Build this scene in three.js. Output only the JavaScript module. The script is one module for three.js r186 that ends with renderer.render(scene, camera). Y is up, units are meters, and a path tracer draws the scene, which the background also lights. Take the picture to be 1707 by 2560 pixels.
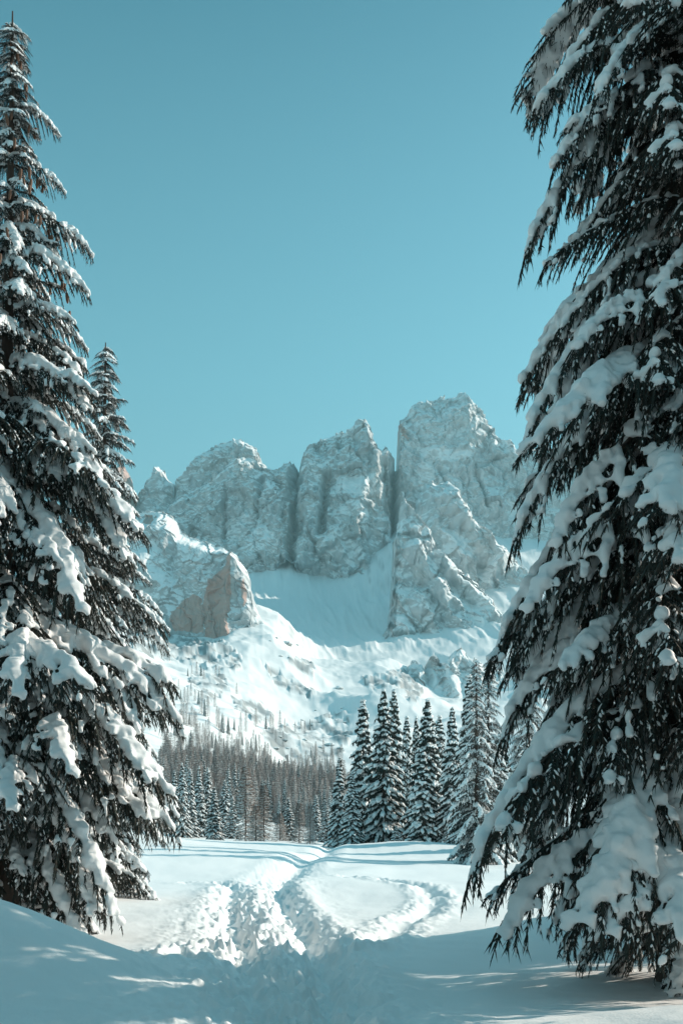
import * as THREE from 'three';
import { mergeGeometries } from 'three/addons/utils/BufferGeometryUtils.js';

// ------------------------------------------------------------------ camera
const scene = new THREE.Scene();
const EYE = 1.7, FPX = 2624, HZ = 2080;                       // eye height; focal length and horizon row in pixels of the 1707 x 2560 photograph
const camera = new THREE.PerspectiveCamera(2 * Math.atan(HZ / FPX) * 180 / Math.PI, 1707 / (2 * HZ), 0.1, 12000);
camera.position.set(0, EYE, 0);
camera.lookAt(0, EYE, -100);
camera.setViewOffset(1707, 2 * HZ, 0, 0, 1707, 2560);         // lens shifted up, so that trunks stay upright

// ------------------------------------------------------------------ sky, sun, exposure, haze
const SUN = new THREE.Vector3(0.805, 0.47, -0.36).normalize();
{
  const W = 256, H = 512, a = new Float32Array(W * H * 4);
  const gnd = [0.32, 0.42, 0.45], stops = [[0, [0.418, 0.673, 0.727]], [9, [0.300, 0.582, 0.664]], [17, [0.195, 0.486, 0.582]], [23.3, [0.145, 0.414, 0.520]], [29.4, [0.102, 0.325, 0.427]], [38.4, [0.044, 0.200, 0.284]], [50, [0.064, 0.250, 0.341]], [90, [0.109, 0.336, 0.427]]];
  for (let j = 0; j < H; j++) {
    const el = ((j + 0.5) / H - 0.5) * 180;
    const c = [0, 1, 2].map((k) => { if (el < 0) return gnd[k]; for (let q = 1; q < stops.length; q++) if (el <= stops[q][0]) { const t = (el - stops[q - 1][0]) / (stops[q][0] - stops[q - 1][0]); return stops[q - 1][1][k] + (stops[q][1][k] - stops[q - 1][1][k]) * t; } return 0; });
    for (let i = 0; i < W; i++) {                              // air scatters most towards and away from the sun, least at right angles to it
      const az = ((i + 0.5) / W - 0.5) * 2 * Math.PI, e = el * Math.PI / 180, g = Math.acos(Math.min(1, Math.cos(e) * (Math.cos(az) * SUN.x + Math.sin(az) * SUN.z) + Math.sin(e) * SUN.y));
      const ray = el < 0 ? 1 : (1 + Math.cos(g) ** 2) / 1.14, glow = el < 0 ? 0 : 0.55 * Math.exp(-g / 0.34);
      a.set([c[0] * ray + glow * 0.9, c[1] * ray + glow, c[2] * ray + glow, 1], (j * W + i) * 4);
    }
  }
  const sky = new THREE.DataTexture(a, W, H, THREE.RGBAFormat, THREE.FloatType);
  sky.mapping = THREE.EquirectangularReflectionMapping;
  sky.magFilter = sky.minFilter = THREE.LinearFilter;
  sky.needsUpdate = true;
  scene.background = sky; scene.environment = sky;
}
const sun = new THREE.DirectionalLight(new THREE.Color().setRGB(1.0, 0.89, 0.765), 4.9);
sun.position.copy(SUN).multiplyScalar(3000);
sun.castShadow = true; sun.shadow.mapSize.set(4096, 4096);
Object.assign(sun.shadow.camera, { left: -2500, right: 2500, top: 2500, bottom: -2500, near: 10, far: 9000 });
scene.add(sun, sun.target);
const EXPOSURE = 1.14;
scene.fog = new THREE.FogExp2(new THREE.Color().setRGB(0.50, 0.92, 1.0), 0.00008);

// ------------------------------------------------------------------ small tools
function rng(seed) { let s = seed >>> 0; return () => { s = (s + 0x6D2B79F5) | 0; let t = Math.imul(s ^ (s >>> 15), 1 | s); t = (t + Math.imul(t ^ (t >>> 7), 61 | t)) ^ t; return ((t ^ (t >>> 14)) >>> 0) / 4294967296; }; }
const PERM = new Uint8Array(512);
{ const r = rng(7), p = [...Array(256).keys()]; for (let i = 255; i > 0; i--) { const j = Math.floor(r() * (i + 1)); [p[i], p[j]] = [p[j], p[i]]; } for (let i = 0; i < 512; i++) PERM[i] = p[i & 255]; }
const fade = (t) => t * t * t * (t * (t * 6 - 15) + 10);
function grad(h, x, y, z) { h &= 15; const u = h < 8 ? x : y, v = h < 4 ? y : h === 12 || h === 14 ? x : z; return ((h & 1) ? -u : u) + ((h & 2) ? -v : v); }
function noise(x, y, z = 0.37) {
  const X0 = Math.floor(x), Y0 = Math.floor(y), Z0 = Math.floor(z), X = X0 & 255, Y = Y0 & 255, Z = Z0 & 255;
  x -= X0; y -= Y0; z -= Z0; const u = fade(x), v = fade(y), w = fade(z);
  const A = PERM[X] + Y, AA = PERM[A & 255] + Z, AB = PERM[(A + 1) & 255] + Z, B = PERM[(X + 1) & 255] + Y, BA = PERM[B & 255] + Z, BB = PERM[(B + 1) & 255] + Z;
  const L = (a, b, t) => a + (b - a) * t;
  return L(L(L(grad(PERM[AA & 255], x, y, z), grad(PERM[BA & 255], x - 1, y, z), u), L(grad(PERM[AB & 255], x, y - 1, z), grad(PERM[BB & 255], x - 1, y - 1, z), u), v),
    L(L(grad(PERM[(AA + 1) & 255], x, y, z - 1), grad(PERM[(BA + 1) & 255], x - 1, y, z - 1), u), L(grad(PERM[(AB + 1) & 255], x, y - 1, z - 1), grad(PERM[(BB + 1) & 255], x - 1, y - 1, z - 1), u), v), w);
}
function fbm(x, y, o = 4, z = 0.37) { let s = 0, a = 1, n = 0; for (let i = 0; i < o; i++) { s += a * noise(x, y, z + i * 1.7); n += a; a *= 0.5; x *= 2.03; y *= 2.03; } return s / n; }
function ridged(x, y, o = 4, z = 0.37) { let s = 0, a = 1, n = 0, w = 1; for (let i = 0; i < o; i++) { let v = 1 - Math.abs(noise(x, y, z + i * 2.3)) * 1.6; v = Math.max(0, v); v *= v; s += a * v * w; w = Math.min(1, v * 1.4); n += a; a *= 0.5; x *= 2.07; y *= 2.07; } return s / n; }
function hash2(i, j, k) { let h = Math.imul(i, 374761393) + Math.imul(j, 668265263) + Math.imul(k, 1274126177); h = Math.imul(h ^ (h >>> 13), 1274126177); return ((h ^ (h >>> 16)) >>> 0) / 4294967296; }
function cells(x, y, k) {                                      // nearest jittered cell: [distance, plane height with a tilt of its own]
  const X = Math.floor(x), Y = Math.floor(y); let b = 9, bx = 0, by = 0, bi = 0, bj = 0;
  for (let j = Y - 1; j <= Y + 1; j++) for (let i = X - 1; i <= X + 1; i++) { const px = i + hash2(i, j, k), py = j + hash2(i, j, k + 1), d = (px - x) ** 2 + (py - y) ** 2; if (d < b) { b = d; bx = px; by = py; bi = i; bj = j; } }
  return [Math.sqrt(b), (hash2(bi, bj, k + 2) - 0.5) + 1.5 * (hash2(bi, bj, k + 3) - 0.5) * (x - bx) + 1.5 * (hash2(bi, bj, k + 4) - 0.62) * (y - by)];
}
const sstep = (a, b, x) => { const t = Math.min(1, Math.max(0, (x - a) / (b - a))); return t * t * (3 - 2 * t); };
const lerp = (a, b, t) => a + (b - a) * t;
const clamp = (x, a, b) => Math.min(b, Math.max(a, x));
function interp(pts, x) {                                      // piecewise linear through [[x, y], ...]
  if (x <= pts[0][0]) return pts[0][1];
  for (let i = 1; i < pts.length; i++) if (x <= pts[i][0]) { const t = (x - pts[i - 1][0]) / (pts[i][0] - pts[i - 1][0] || 1); return lerp(pts[i - 1][1], pts[i][1], t); }
  return pts[pts.length - 1][1];
}
function segDist(px, py, pts) {                                // distance to a polyline, how far along, signed side
  let best = 1e9, along = 0, side = 0, acc = 0, tot = 0;
  for (let i = 1; i < pts.length; i++) tot += Math.hypot(pts[i][0] - pts[i - 1][0], pts[i][1] - pts[i - 1][1]);
  for (let i = 1; i < pts.length; i++) {
    const [ax, ay] = pts[i - 1], [bx, by] = pts[i], dx = bx - ax, dy = by - ay, l2 = dx * dx + dy * dy || 1e-9;
    const t = clamp(((px - ax) * dx + (py - ay) * dy) / l2, 0, 1), ex = px - ax - dx * t, ey = py - ay - dy * t, d = Math.hypot(ex, ey), l = Math.sqrt(l2);
    if (d < best) { best = d; along = (acc + t * l) / tot; side = Math.sign(dx * ey - dy * ex); }
    acc += l;
  }
  return [best, along, side];
}
function inPoly(x, y, p) { let c = false; for (let i = 0, j = p.length - 1; i < p.length; j = i++) if ((p[i][1] > y) !== (p[j][1] > y) && x < (p[j][0] - p[i][0]) * (y - p[i][1]) / (p[j][1] - p[i][1]) + p[i][0]) c = !c; return c; }
// where the survey pixel (px, py) of the photograph lies at a given depth in metres
function at(px, py, d) { return new THREE.Vector3((px - 853.5) / FPX * d, EYE + (HZ - py) / FPX * d, -d); }
const used = {};
function numbered(n) { const k = used[n] = (used[n] ?? -1) + 1; return k ? `${n}_${String(k).padStart(3, '0')}` : n; }
function tag(o, label, category, group, kind) { o.userData = { label, category }; if (group) o.userData.group = group; if (kind) o.userData.kind = kind; return o; }
function mesh(name, g, m, parent) { const o = new THREE.Mesh(g, m); o.name = parent === scene ? numbered(name) : name; o.castShadow = o.receiveShadow = true; parent.add(o); return o; }

// ------------------------------------------------------------------ materials
const rgb = (r, g, b) => new THREE.Color().setRGB(r, g, b);
function grainTexture(n, seed, scales) {
  const a = new Uint8Array(n * n * 4);
  for (let j = 0; j < n; j++) for (let i = 0; i < n; i++) {
    let v = 0, w = 0;
    for (const [f, amp] of scales) {                            // periodic: sample on a torus-like blend
      const x = i / n, y = j / n, s = (X, Y) => noise(X * f, Y * f, seed);
      const q = lerp(lerp(s(x, y), s(x - 1, y), x), lerp(s(x, y - 1), s(x - 1, y - 1), x), y);
      v += q * amp; w += amp;
    }
    const c = clamp(Math.round(128 + v / w * 150), 0, 255); a.set([c, c, c, 255], (j * n + i) * 4);
  }
  const t = new THREE.DataTexture(a, n, n); t.wrapS = t.wrapT = THREE.RepeatWrapping; t.magFilter = t.minFilter = THREE.LinearFilter; t.needsUpdate = true; return t;
}
const snowGrain = grainTexture(512, 3.1, [[16, 1], [40, 0.9], [110, 0.8]]);
const M = {
  ground: new THREE.MeshStandardMaterial({ vertexColors: true, roughness: 0.62, bumpMap: snowGrain, bumpScale: 0.010 }),
  rock: new THREE.MeshStandardMaterial({ vertexColors: true, roughness: 0.92 }),
  snow: new THREE.MeshStandardMaterial({ color: rgb(0.86, 0.865, 0.86), roughness: 0.6 }),
  foliage: new THREE.MeshStandardMaterial({ vertexColors: true, roughness: 0.85 }),
  bark: new THREE.MeshStandardMaterial({ color: rgb(0.085, 0.066, 0.054), roughness: 0.95 }),
  cone: new THREE.MeshStandardMaterial({ color: rgb(0.15, 0.075, 0.045), roughness: 0.8 }),
  stone: new THREE.MeshStandardMaterial({ vertexColors: true, roughness: 0.92, flatShading: false }),
};
const SNOW = [0.90, 0.905, 0.90], ROCK = [0.205, 0.238, 0.25], ROCK2 = [0.29, 0.29, 0.275], PINK = [0.54, 0.355, 0.30];
const mix3 = (a, b, t) => [lerp(a[0], b[0], t), lerp(a[1], b[1], t), lerp(a[2], b[2], t)];

// ------------------------------------------------------------------ ground: one sheet from the camera to the cliffs
const FAR = [                                                  // survey of the valley: at each depth, where the ground lies
  [130, [[-600, 2040], [380, 2085], [440, 2098], [560, 2106], [800, 2106], [860, 2118], [1000, 2126], [1200, 2122], [1707, 2110], [2400, 2060]]],
  [200, [[-600, 1950], [300, 2030], [440, 2060], [600, 2080], [800, 2094], [950, 2100], [1200, 2096], [1707, 2080], [2400, 1990]]],
  [300, [[-600, 1850], [300, 1950], [440, 1990], [600, 2030], [800, 2064], [950, 2068], [1200, 2060], [1707, 2030], [2400, 1900]]],
  [450, [[-600, 1750], [300, 1850], [440, 1895], [600, 1945], [720, 1985], [850, 2000], [1000, 2000], [1300, 1985], [1707, 1950], [2400, 1800]]],
  [700, [[-600, 1620], [300, 1730], [440, 1775], [560, 1815], [650, 1865], [720, 1905], [850, 1905], [1000, 1905], [1300, 1890], [1707, 1850], [2400, 1700]]],
  [1000, [[-600, 1540], [300, 1645], [440, 1685], [560, 1720], [650, 1765], [720, 1820], [800, 1832], [1000, 1825], [1300, 1800], [1707, 1760], [2400, 1600]]],
  [1400, [[-600, 1480], [300, 1590], [440, 1640], [560, 1640], [650, 1655], [720, 1700], [800, 1738], [950, 1725], [1000, 1722], [1060, 1752], [1150, 1766], [1300, 1740], [1707, 1640], [2400, 1500]]],
  [1700, [[-600, 1440], [300, 1560], [440, 1606], [500, 1594], [566, 1596], [620, 1582], [656, 1558], [700, 1582], [745, 1614], [775, 1656], [850, 1664], [920, 1642], [960, 1630], [1000, 1634], [1045, 1680], [1100, 1722], [1150, 1722], [1300, 1690], [1707, 1560], [2400, 1430]]],
  [1830, [[-600, 1440], [300, 1540], [560, 1530], [638, 1508], [690, 1538], [752, 1573], [766, 1636], [790, 1674], [850, 1678], [960, 1652], [1045, 1670], [1300, 1640], [1707, 1550], [2400, 1430]]],
  [2200, [[-600, 1400], [400, 1520], [640, 1550], [780, 1590], [900, 1596], [1000, 1585], [1300, 1540], [1707, 1480], [2400, 1400]]],
  [2600, [[-600, 1380], [500, 1480], [700, 1485], [850, 1505], [950, 1490], [1020, 1450], [1300, 1420], [1707, 1400], [2400, 1380]]],
  [2790, [[-600, 1370], [500, 1420], [690, 1420], [724, 1386], [752, 1440], [850, 1452], [960, 1380], [1000, 1330], [1300, 1370], [1707, 1370], [2400, 1370]]],
  [3100, [[-600, 1360], [500, 1380], [700, 1360], [850, 1400], [960, 1330], [1000, 1290], [1300, 1320], [1707, 1340], [2400, 1360]]],
].map(([d, p]) => [d, p.map(([x, y]) => { const v = at(x, y, d); return [v.x, v.y]; })]);
function farH(x, d) {
  let i = 1; while (i < FAR.length - 1 && d > FAR[i][0]) i++;
  const [d0, p0] = FAR[i - 1], [d1, p1] = FAR[i], t = clamp((d - d0) / (d1 - d0), 0, 1);
  const k = d0 >= 1400 ? t : t; // straight between surveyed lines
  const q = 0.011, f = (p, e) => { let h = 0; for (const o of [-2, -1, 0, 1, 2]) h += interp(p, (x / d + o * q) * e) * (3 - Math.abs(o)) / 9; return h; };
  return lerp(f(p0, d0), f(p1, d1), k);
}
const gp = (px, py, h = 0) => { let d = 20; for (let i = 0; i < 40; i++) { const v = at(px, py, d); const dir = (v.y - EYE) / d; d = clamp((h - EYE) / dir, 2, 400); } const v = at(px, py, d); return [v.x, d]; };
// mounds: x, depth, half sizes, height
const MOUNDS = [[-5.1, 11.2, 2.1, 1.9, 1.25], [-3.1, 11.6, 1.2, 1.5, 0.22], [3.6, 16.0, 1.5, 1.3, 0.42], [1.6, 15.0, 1.9, 1.0, 0.16], [5.3, 8.4, 3.0, 1.2, 0.34], [2.6, 9.0, 1.4, 0.7, 0.10], [0.1, 30, 3.6, 5, 0.25], [4.5, 30, 4, 6, 0.16],
  [-6, 52, 7, 9, 0.6], [-16, 62, 8, 22, 1.7], [-5.5, 80, 6, 6, 0.75], [4.0, 84, 5, 6, 0.75], [10, 84, 6, 9, 0.6], [-1.5, 9.2, 1.6, 0.8, 0.08], [-9, 24, 4, 6, 0.25]];
const track = (pts) => pts.map(([x, y]) => gp(x, y));
const TRENCH = track([[760, 2650], [715, 2560], [690, 2480], [655, 2400], [632, 2330], [625, 2270], [655, 2222], [735, 2182], [795, 2152], [832, 2128], [842, 2112]]);
const RUT_L = track([[670, 2640], [650, 2520], [612, 2400], [585, 2320], [570, 2260], [585, 2220], [545, 2212], [470, 2212]]);
const RUT_R = track([[800, 2640], [815, 2520], [815, 2420], [770, 2340], [722, 2280], [695, 2240], [690, 2215], [740, 2190]]);
const BANK = track([[660, 2225], [800, 2196], [960, 2182], [1120, 2178]]);
const LOOP = track([[870, 2205], [930, 2215], [985, 2228], [1060, 2240], [1088, 2262], [1060, 2290], [1010, 2312], [965, 2345], [900, 2380]]);
const FOOT = track([[300, 2400], [420, 2385], [520, 2370], [600, 2350]]);
function nearH(x, d) {
  let h = 0.16 * fbm(x / 7, d / 9, 3, 5.1) + 0.06 * fbm(x / 1.6, d / 2.4, 3, 8.2) + 0.016 * ridged(x / 0.9 + 0.5 * noise(x, d), d / 0.35, 2, 4.1) * sstep(40, 14, d);
  for (const [mx, md, rx, rd, k] of MOUNDS) { const q = ((x - mx) / rx) ** 2 + ((d - md) / rd) ** 2; if (q < 9) h += k * Math.exp(-q); }
  if (d < 110 && Math.abs(x) < 22 && d > 3) {
    const lump = fbm(x * 4.2, d * 3.4, 2, 2.2) + 0.5 * (0.45 - cells(x * 3.6, d * 3.2, 77)[0]) + 0.4 * (0.45 - cells(x * 8, d * 7, 78)[0]), fine = fbm(x * 11, d * 9, 2, 4.4), lumpF = clamp(1.2 - d / 90, 0.25, 1);
    const [a] = segDist(x, d, TRENCH);
    const wig = 0.25 * fbm(x * 0.9, d * 0.5, 2, 9.3);
    const nearK = sstep(34, 18, d);
    // broad disturbed corridor
    const fk = sstep(24, 42, d);
    h += (-lerp(0.06, 0.34, fk) * Math.exp(-(((a + wig * (1 - 0.6 * fk)) / lerp(0.85, 0.55, fk)) ** 2)) + 0.04 * Math.exp(-(((a - 1.35 + wig) / 0.38) ** 2)));
    h += lumpF * Math.exp(-((a / 1.15) ** 2)) * (0.095 * lump + 0.045 * fine);
    for (const [R, dep, w, rim] of [[RUT_L, 0.17, 0.22, 0.04], [RUT_R, 0.20, 0.22, 0.05]]) {
      const [b] = segDist(x, d, R); if (b > 3) continue;
      const bb = b + 0.10 * lump;
      h += -dep * Math.exp(-((bb / w) ** 2)) + rim * Math.exp(-(((bb - 0.62) / 0.24) ** 2)) + lumpF * 0.08 * lump * Math.exp(-((b / 0.8) ** 2));
    }
    const [e, ea] = segDist(x, d, LOOP);
    if (e < 2.5) {                                             // a line of deep footprints with kicked-up crumbs
      const step = 0.5 + 0.5 * Math.sin(ea * 95 + 2 * lump);
      h += -(0.06 + 0.13 * step) * Math.exp(-((e / 0.20) ** 2)) + 0.04 * Math.exp(-(((e - 0.46) / 0.2) ** 2)) * (1 + lump) + 0.08 * lump * Math.exp(-((e / 0.55) ** 2));
    }
    const [g] = segDist(x, d, BANK); if (g < 8) h += 0.22 * Math.exp(-((g / 1.6) ** 2)) * sstep(0, 3, x + 2);
    const [q] = segDist(x, d, FOOT); if (q < 2.5) h += lumpF * (0.16 * lump + 0.03) * Math.exp(-((q / 0.5) ** 2));
  }
  return h;
}
function H(x, z) {
  const d = -z, r = Math.hypot(x, z);
  const side = sstep(14, 120, Math.abs(x)) * 6 * sstep(120, 20, d);
  let n = d < 135 ? nearH(x, d) : 0, f = 0;
  if (d < 90) return n + side * (d > 0 ? 1 : 0.4) + 0.4 * fbm(x / 40, z / 40, 3, 1.1) * sstep(20, 60, r);
  f = farH(x, Math.max(130, d)) + (d < 130 ? 0 : 0);
  const k = sstep(150, 900, d);
  const big = k * (26 * (ridged(x / 260, d / 420, 4, 6.1) - 0.45) * sstep(2500, 1500, d) + 9 * fbm(x / 60, d / 90, 4, 2.9) + 7 * (ridged(x / 34 + d / 400, d / 260, 3, 3.6) - 0.4) * sstep(1850, 2100, d)) + 0.5 * fbm(x / 25, d / 25, 3, 4.4);
  return lerp(n + 0.4 * fbm(x / 40, z / 40, 3, 1.1), f + big, sstep(90, 132, d));
}
// rocky patches of the far slopes, in survey pixels
const ROCKY = [
  [[330, 1560], [420, 1560], [470, 1600], [560, 1600], [600, 1640], [600, 1675], [520, 1672], [440, 1650], [400, 1650], [330, 1620]],
  [[470, 1680], [560, 1690], [575, 1720], [520, 1760], [478, 1720]],
  [[575, 1735], [660, 1760], [690, 1800], [640, 1810], [590, 1770]],
  [[650, 1650], [720, 1700], [790, 1730], [770, 1745], [700, 1715]],
  [[720, 1640], [780, 1655], [780, 1690], [740, 1670]],
  [[650, 1830], [760, 1810], [860, 1770], [880, 1830], [850, 1890], [760, 1900], [690, 1880]],
  [[900, 1690], [1010, 1670], [1060, 1730], [1040, 1760], [990, 1720], [920, 1720]],
];
function toPx(v) { return [853.5 + v.x / -v.z * FPX, HZ - (v.y - EYE) / -v.z * FPX]; }
const ROCKY_W = ROCKY;                                         // kept as outlines; turned into ground areas below
{
  const cols = [];
  for (let px = -120; px <= 1830; px += px < 300 || px > 1350 ? 4.5 : 2.9) cols.push(Math.atan((px - 853.5) / FPX));
  const amax = cols[cols.length - 1], amin = cols[0];
  for (let k = 1; k <= 26; k++) { cols.push(amax + (Math.PI - 0.001 - amax) * (k / 26) ** 1.6); cols.unshift(amin - (Math.PI - 0.001 + amin) * (k / 26) ** 1.6); }
  const rows = [0.4, 1, 2, 3, 4.5, 6, 7.2, 8];
  for (let py = 2620; py > 2092; py -= 2.1) { const v = at(853.5, py, 1); const d = EYE / -(v.y - EYE); if (d > rows[rows.length - 1] && d < 130) rows.push(d); }
  for (let d = rows[rows.length - 1] * 1.02; d < 3200; d *= d < 400 ? 1.016 : d > 1550 && d < 1900 ? 1.005 : 1.0105) rows.push(d);
  const nc = cols.length, nr = rows.length, pos = new Float32Array(nc * nr * 3), uv = new Float32Array(nc * nr * 2), col = new Float32Array(nc * nr * 3), idx = [];
  for (let i = 0; i < nr; i++) for (let j = 0; j < nc; j++) {
    const a = cols[j], fr = Math.abs(a) < 0.45, d = rows[i];
    const x = fr ? Math.tan(a) * d : Math.sin(a) * d / Math.cos(0.45) , z = fr ? -d : -Math.cos(a) * d / Math.cos(0.45);
    const k = i * nc + j; let y = H(x, z);
    pos.set([x, y, z], k * 3); uv.set([x / 2.2, z / 2.2], k * 2);
  }
  for (let i = 0; i < nr - 1; i++) for (let j = 0; j < nc - 1; j++) { const a = i * nc + j, b = a + 1, c = a + nc, e = c + 1; idx.push(a, b, c, b, e, c); }
  // far rock: relief first, then colour by its slope
  const rockiness = new Float32Array(nc * nr);
  for (let i = 0; i < nr; i++) if (rows[i] > 380 && rows[i] < 1800) for (let j = 0; j < nc; j++) {
    const k = i * nc + j, v = new THREE.Vector3(pos[k * 3], pos[k * 3 + 1], pos[k * 3 + 2]); const [px, py] = toPx(v);
    if (px < 250 || px > 1150) continue;
    let m = 0;
    for (const P of ROCKY_W) { const wx = 14 * fbm(v.x / 30, v.z / 30, 3, 3.3), wy = 10 * fbm(v.x / 30, v.z / 30, 3, 7.7); if (inPoly(px + wx, py + wy, P)) { m = 1; break; } }
    rockiness[k] = m;
    if (m) pos[k * 3 + 1] += (6 * (ridged(v.x / 26, v.z / 60, 3, 1.3) - 0.3) + 3.5 * fbm(v.x / 9, v.z / 16, 3, 6.3)) * (rows[i] / 1200);
  }
  const g = new THREE.BufferGeometry();
  g.setAttribute('position', new THREE.BufferAttribute(pos, 3)); g.setAttribute('uv', new THREE.BufferAttribute(uv, 2)); g.setIndex(idx); g.computeVertexNormals();
  const nn = g.attributes.normal;
  for (let k = 0; k < nc * nr; k++) {
    const d = -pos[k * 3 + 2]; let c = SNOW;
    if (d > 350) {
      const n1 = fbm(pos[k * 3] / 14, d / 22, 4, 5.5);
      const bare = rockiness[k] ? sstep(1.02, 0.74, nn.getY(k) + 0.55 * n1) * 0.9 : sstep(0.70, 0.5, nn.getY(k) + 0.3 * n1) * 0.6;
      c = mix3(SNOW, mix3(ROCK, ROCK2, sstep(-0.2, 0.3, n1)), bare);
    }
    col.set(c, k * 3);
  }
  g.setAttribute('color', new THREE.BufferAttribute(col, 3));
  tag(mesh('snow_ground', g, M.ground, scene), 'deep white snow covering the valley floor and the slopes up to the cliffs', 'ground', null, 'structure');
}
function hit(px, py, d0 = 60, d1 = 2600) { let p = d0; for (let d = d0; d < d1; d *= 1.004) { const v = at(px, py, d); if (v.y < H(v.x, v.z)) { for (let q = p; q < d; q += (d - p) / 12) { const w = at(px, py, q); if (w.y < H(w.x, w.z)) return w; } return v; } p = d; } return null; }

// ------------------------------------------------------------------ mountains: real relief with front, ridge and back slope
function mountain(name, label, o) {
  const { D, lean = 0.34, back = 260, seed = 1, amp = 1, step = 1.75, edge = 90, snowLine = 0, dust = 0.3, jag = 3 } = o;
  const mpp = at(1000, 1280, D).x - at(999, 1280, D).x;                        // metres per survey pixel
  const W = (p) => { const v = at(p[0], p[1], D); return [v.x, v.y]; };
  const sky = o.sky.map(W), foot = o.foot.map(W);
  const x0 = sky[0][0], x1 = sky[sky.length - 1][0], n = Math.round((x1 - x0) / mpp / step);
  let hMax = 0; for (let i = 0; i <= n; i++) { const x = lerp(x0, x1, i / n); hMax = Math.max(hMax, interp(sky, x) - interp(foot, x)); }
  const m = Math.round(hMax / mpp / step), B = 14, R = m + 1 + B;
  const feats = (o.feats || []).map((f) => ({ ...f, pts: f.pts.map(W), w: f.w * mpp }));
  const fields = (o.snow || []).map((f) => ({ poly: f.poly.map(W), k: f.k ?? 1 })), bare = (o.bare || []).map((p) => p.map(W));
  const pos = new Float32Array((n + 1) * R * 3), info = new Float32Array((n + 1) * R * 2), idx = [];
  const relief = (x, y, soft = 0) => {
    const fine = 1 - 0.8 * soft, wx = x + 22 * fbm(x / 60, y / 60, 3, seed + 3), wy = y + 22 * fbm(x / 60, y / 60, 3, seed + 5);
    let z = amp * (50 * (ridged(wx / 170, wy / 420, 3, seed) - 0.4) + 26 * (ridged(wx / 60, wy / 150, 4, seed + 11) - 0.4) + fine * (12 * (ridged(wx / 22, wy / 40, 3, seed + 17) - 0.4) + 5 * fbm(wx / 9, wy / 7, 3, seed + 23)));
    z += amp * (30 * cells(wx / 62 + 0.25 * wy / 62, wy / 88, seed * 7)[1] + fine * 15 * cells(wx / 23, wy / 30, seed * 7 + 9)[1] + fine * 7 * cells(wx / 9, wy / 11, seed * 7 + 19)[1]);
    const q = (y + 0.18 * x + 46 * fbm(x / 110, y / 110, 3, seed + 29)) / 31, fl = Math.floor(q), fr = q - fl;   // strata: small treads between risers
    z += amp * -5.5 * (sstep(0.55, 1.0, fr) - fr) * clamp(0.6 + 2.2 * fbm(x / 70, y / 70, 2, seed + 37), 0, 1.3);
    for (const f of feats) {
      const [d, a, side] = segDist(x + 13 * mpp * fbm(x / 45, y / 70, 3, seed + 43), y + 10 * mpp * fbm(x / 45, y / 70, 3, seed + 44), f.pts); if (d > f.w * 3.2) continue;
      const taper = f.taper ? sstep(0, 0.12, a) * sstep(1, 0.85, a) : 1, wq = f.w * (f.skew && side * f.skew > 0 ? 2.1 : 1) * (1 + 0.35 * fbm(x / 30, y / 30, 2, seed));
      z += f.h * taper * (f.h > 0 ? Math.max(0, 1 - d / wq / 1.7) : Math.max(0, 1 - d / wq / 1.5));
    }
    return z;
  };
  for (let i = 0; i <= n; i++) {
    const x = lerp(x0, x1, i / n);
    const yf = interp(foot, x) + jag * 0.8 * mpp * fbm(x / 16, 3.1, 3, seed + 2), yt = Math.max(yf + 1, interp(sky, x) + jag * mpp * (2.2 * fbm(x / 9, 0.5, 4, seed) + 1.6 * fbm(x / 34, 9.5, 2, seed) + 1.1 * (cells(x / 14, 0.5, seed)[1])));
    const ed = edge * ((1 - sstep(x0, x0 + edge * 1.3, x)) + (o.openRight ? 0 : (1 - sstep(x1, x1 - edge * 1.3, x))));
    for (let j = 0; j < R; j++) {
      let y, z; const k = i * R + j;
      if (j <= m) {
        const v = j / m; y = lerp(yf, yt, v);
        let soft = 0; for (const f of fields) if (inPoly(x + 9 * fbm(x / 18, y / 18, 3, seed + 7), y + 9 * fbm(x / 18, y / 18, 3, seed + 8), f.poly)) soft = Math.max(soft, f.k);
        z = -(D + lean * (y - yf)) - ed + relief(x, y, soft) - 55 * sstep(0.86, 1, v) * (o.round ?? 0.6);
      } else {
        const b = (j - m) / B; y = yt - (yt - yf) * 0.75 * b ** 1.5 - 2 * b + 10 * b * fbm(x / 40, b * 3, 3, seed + 41);
        z = -(D + lean * (yt - yf)) - ed + relief(x, yt) - 55 * (o.round ?? 0.6) - back * b;
      }
      const far = (D + lean * (Math.min(y, yt) - yf) + ed) / D;                  // heights and bearings were surveyed at D; the face leans away from it
      const dx = mpp * (11 * fbm(x / 50, y / 34, 3, seed + 33) + 5 * fbm(x / 14, y / 9, 2, seed + 34));
      pos.set([(x + dx) * far, EYE + (y - EYE) * far, z], k * 3); info.set([x, y], k * 2);
    }
  }
  for (let i = 0; i < n; i++) for (let j = 0; j < R - 1; j++) { const a = i * R + j, b = a + R, c = a + 1, e = b + 1; idx.push(a, b, c, b, e, c); }
  const g = new THREE.BufferGeometry(); g.setAttribute('position', new THREE.BufferAttribute(pos, 3)); g.setIndex(idx); g.computeVertexNormals();
  const N = g.attributes.normal, col = new Float32Array(pos.length);
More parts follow.
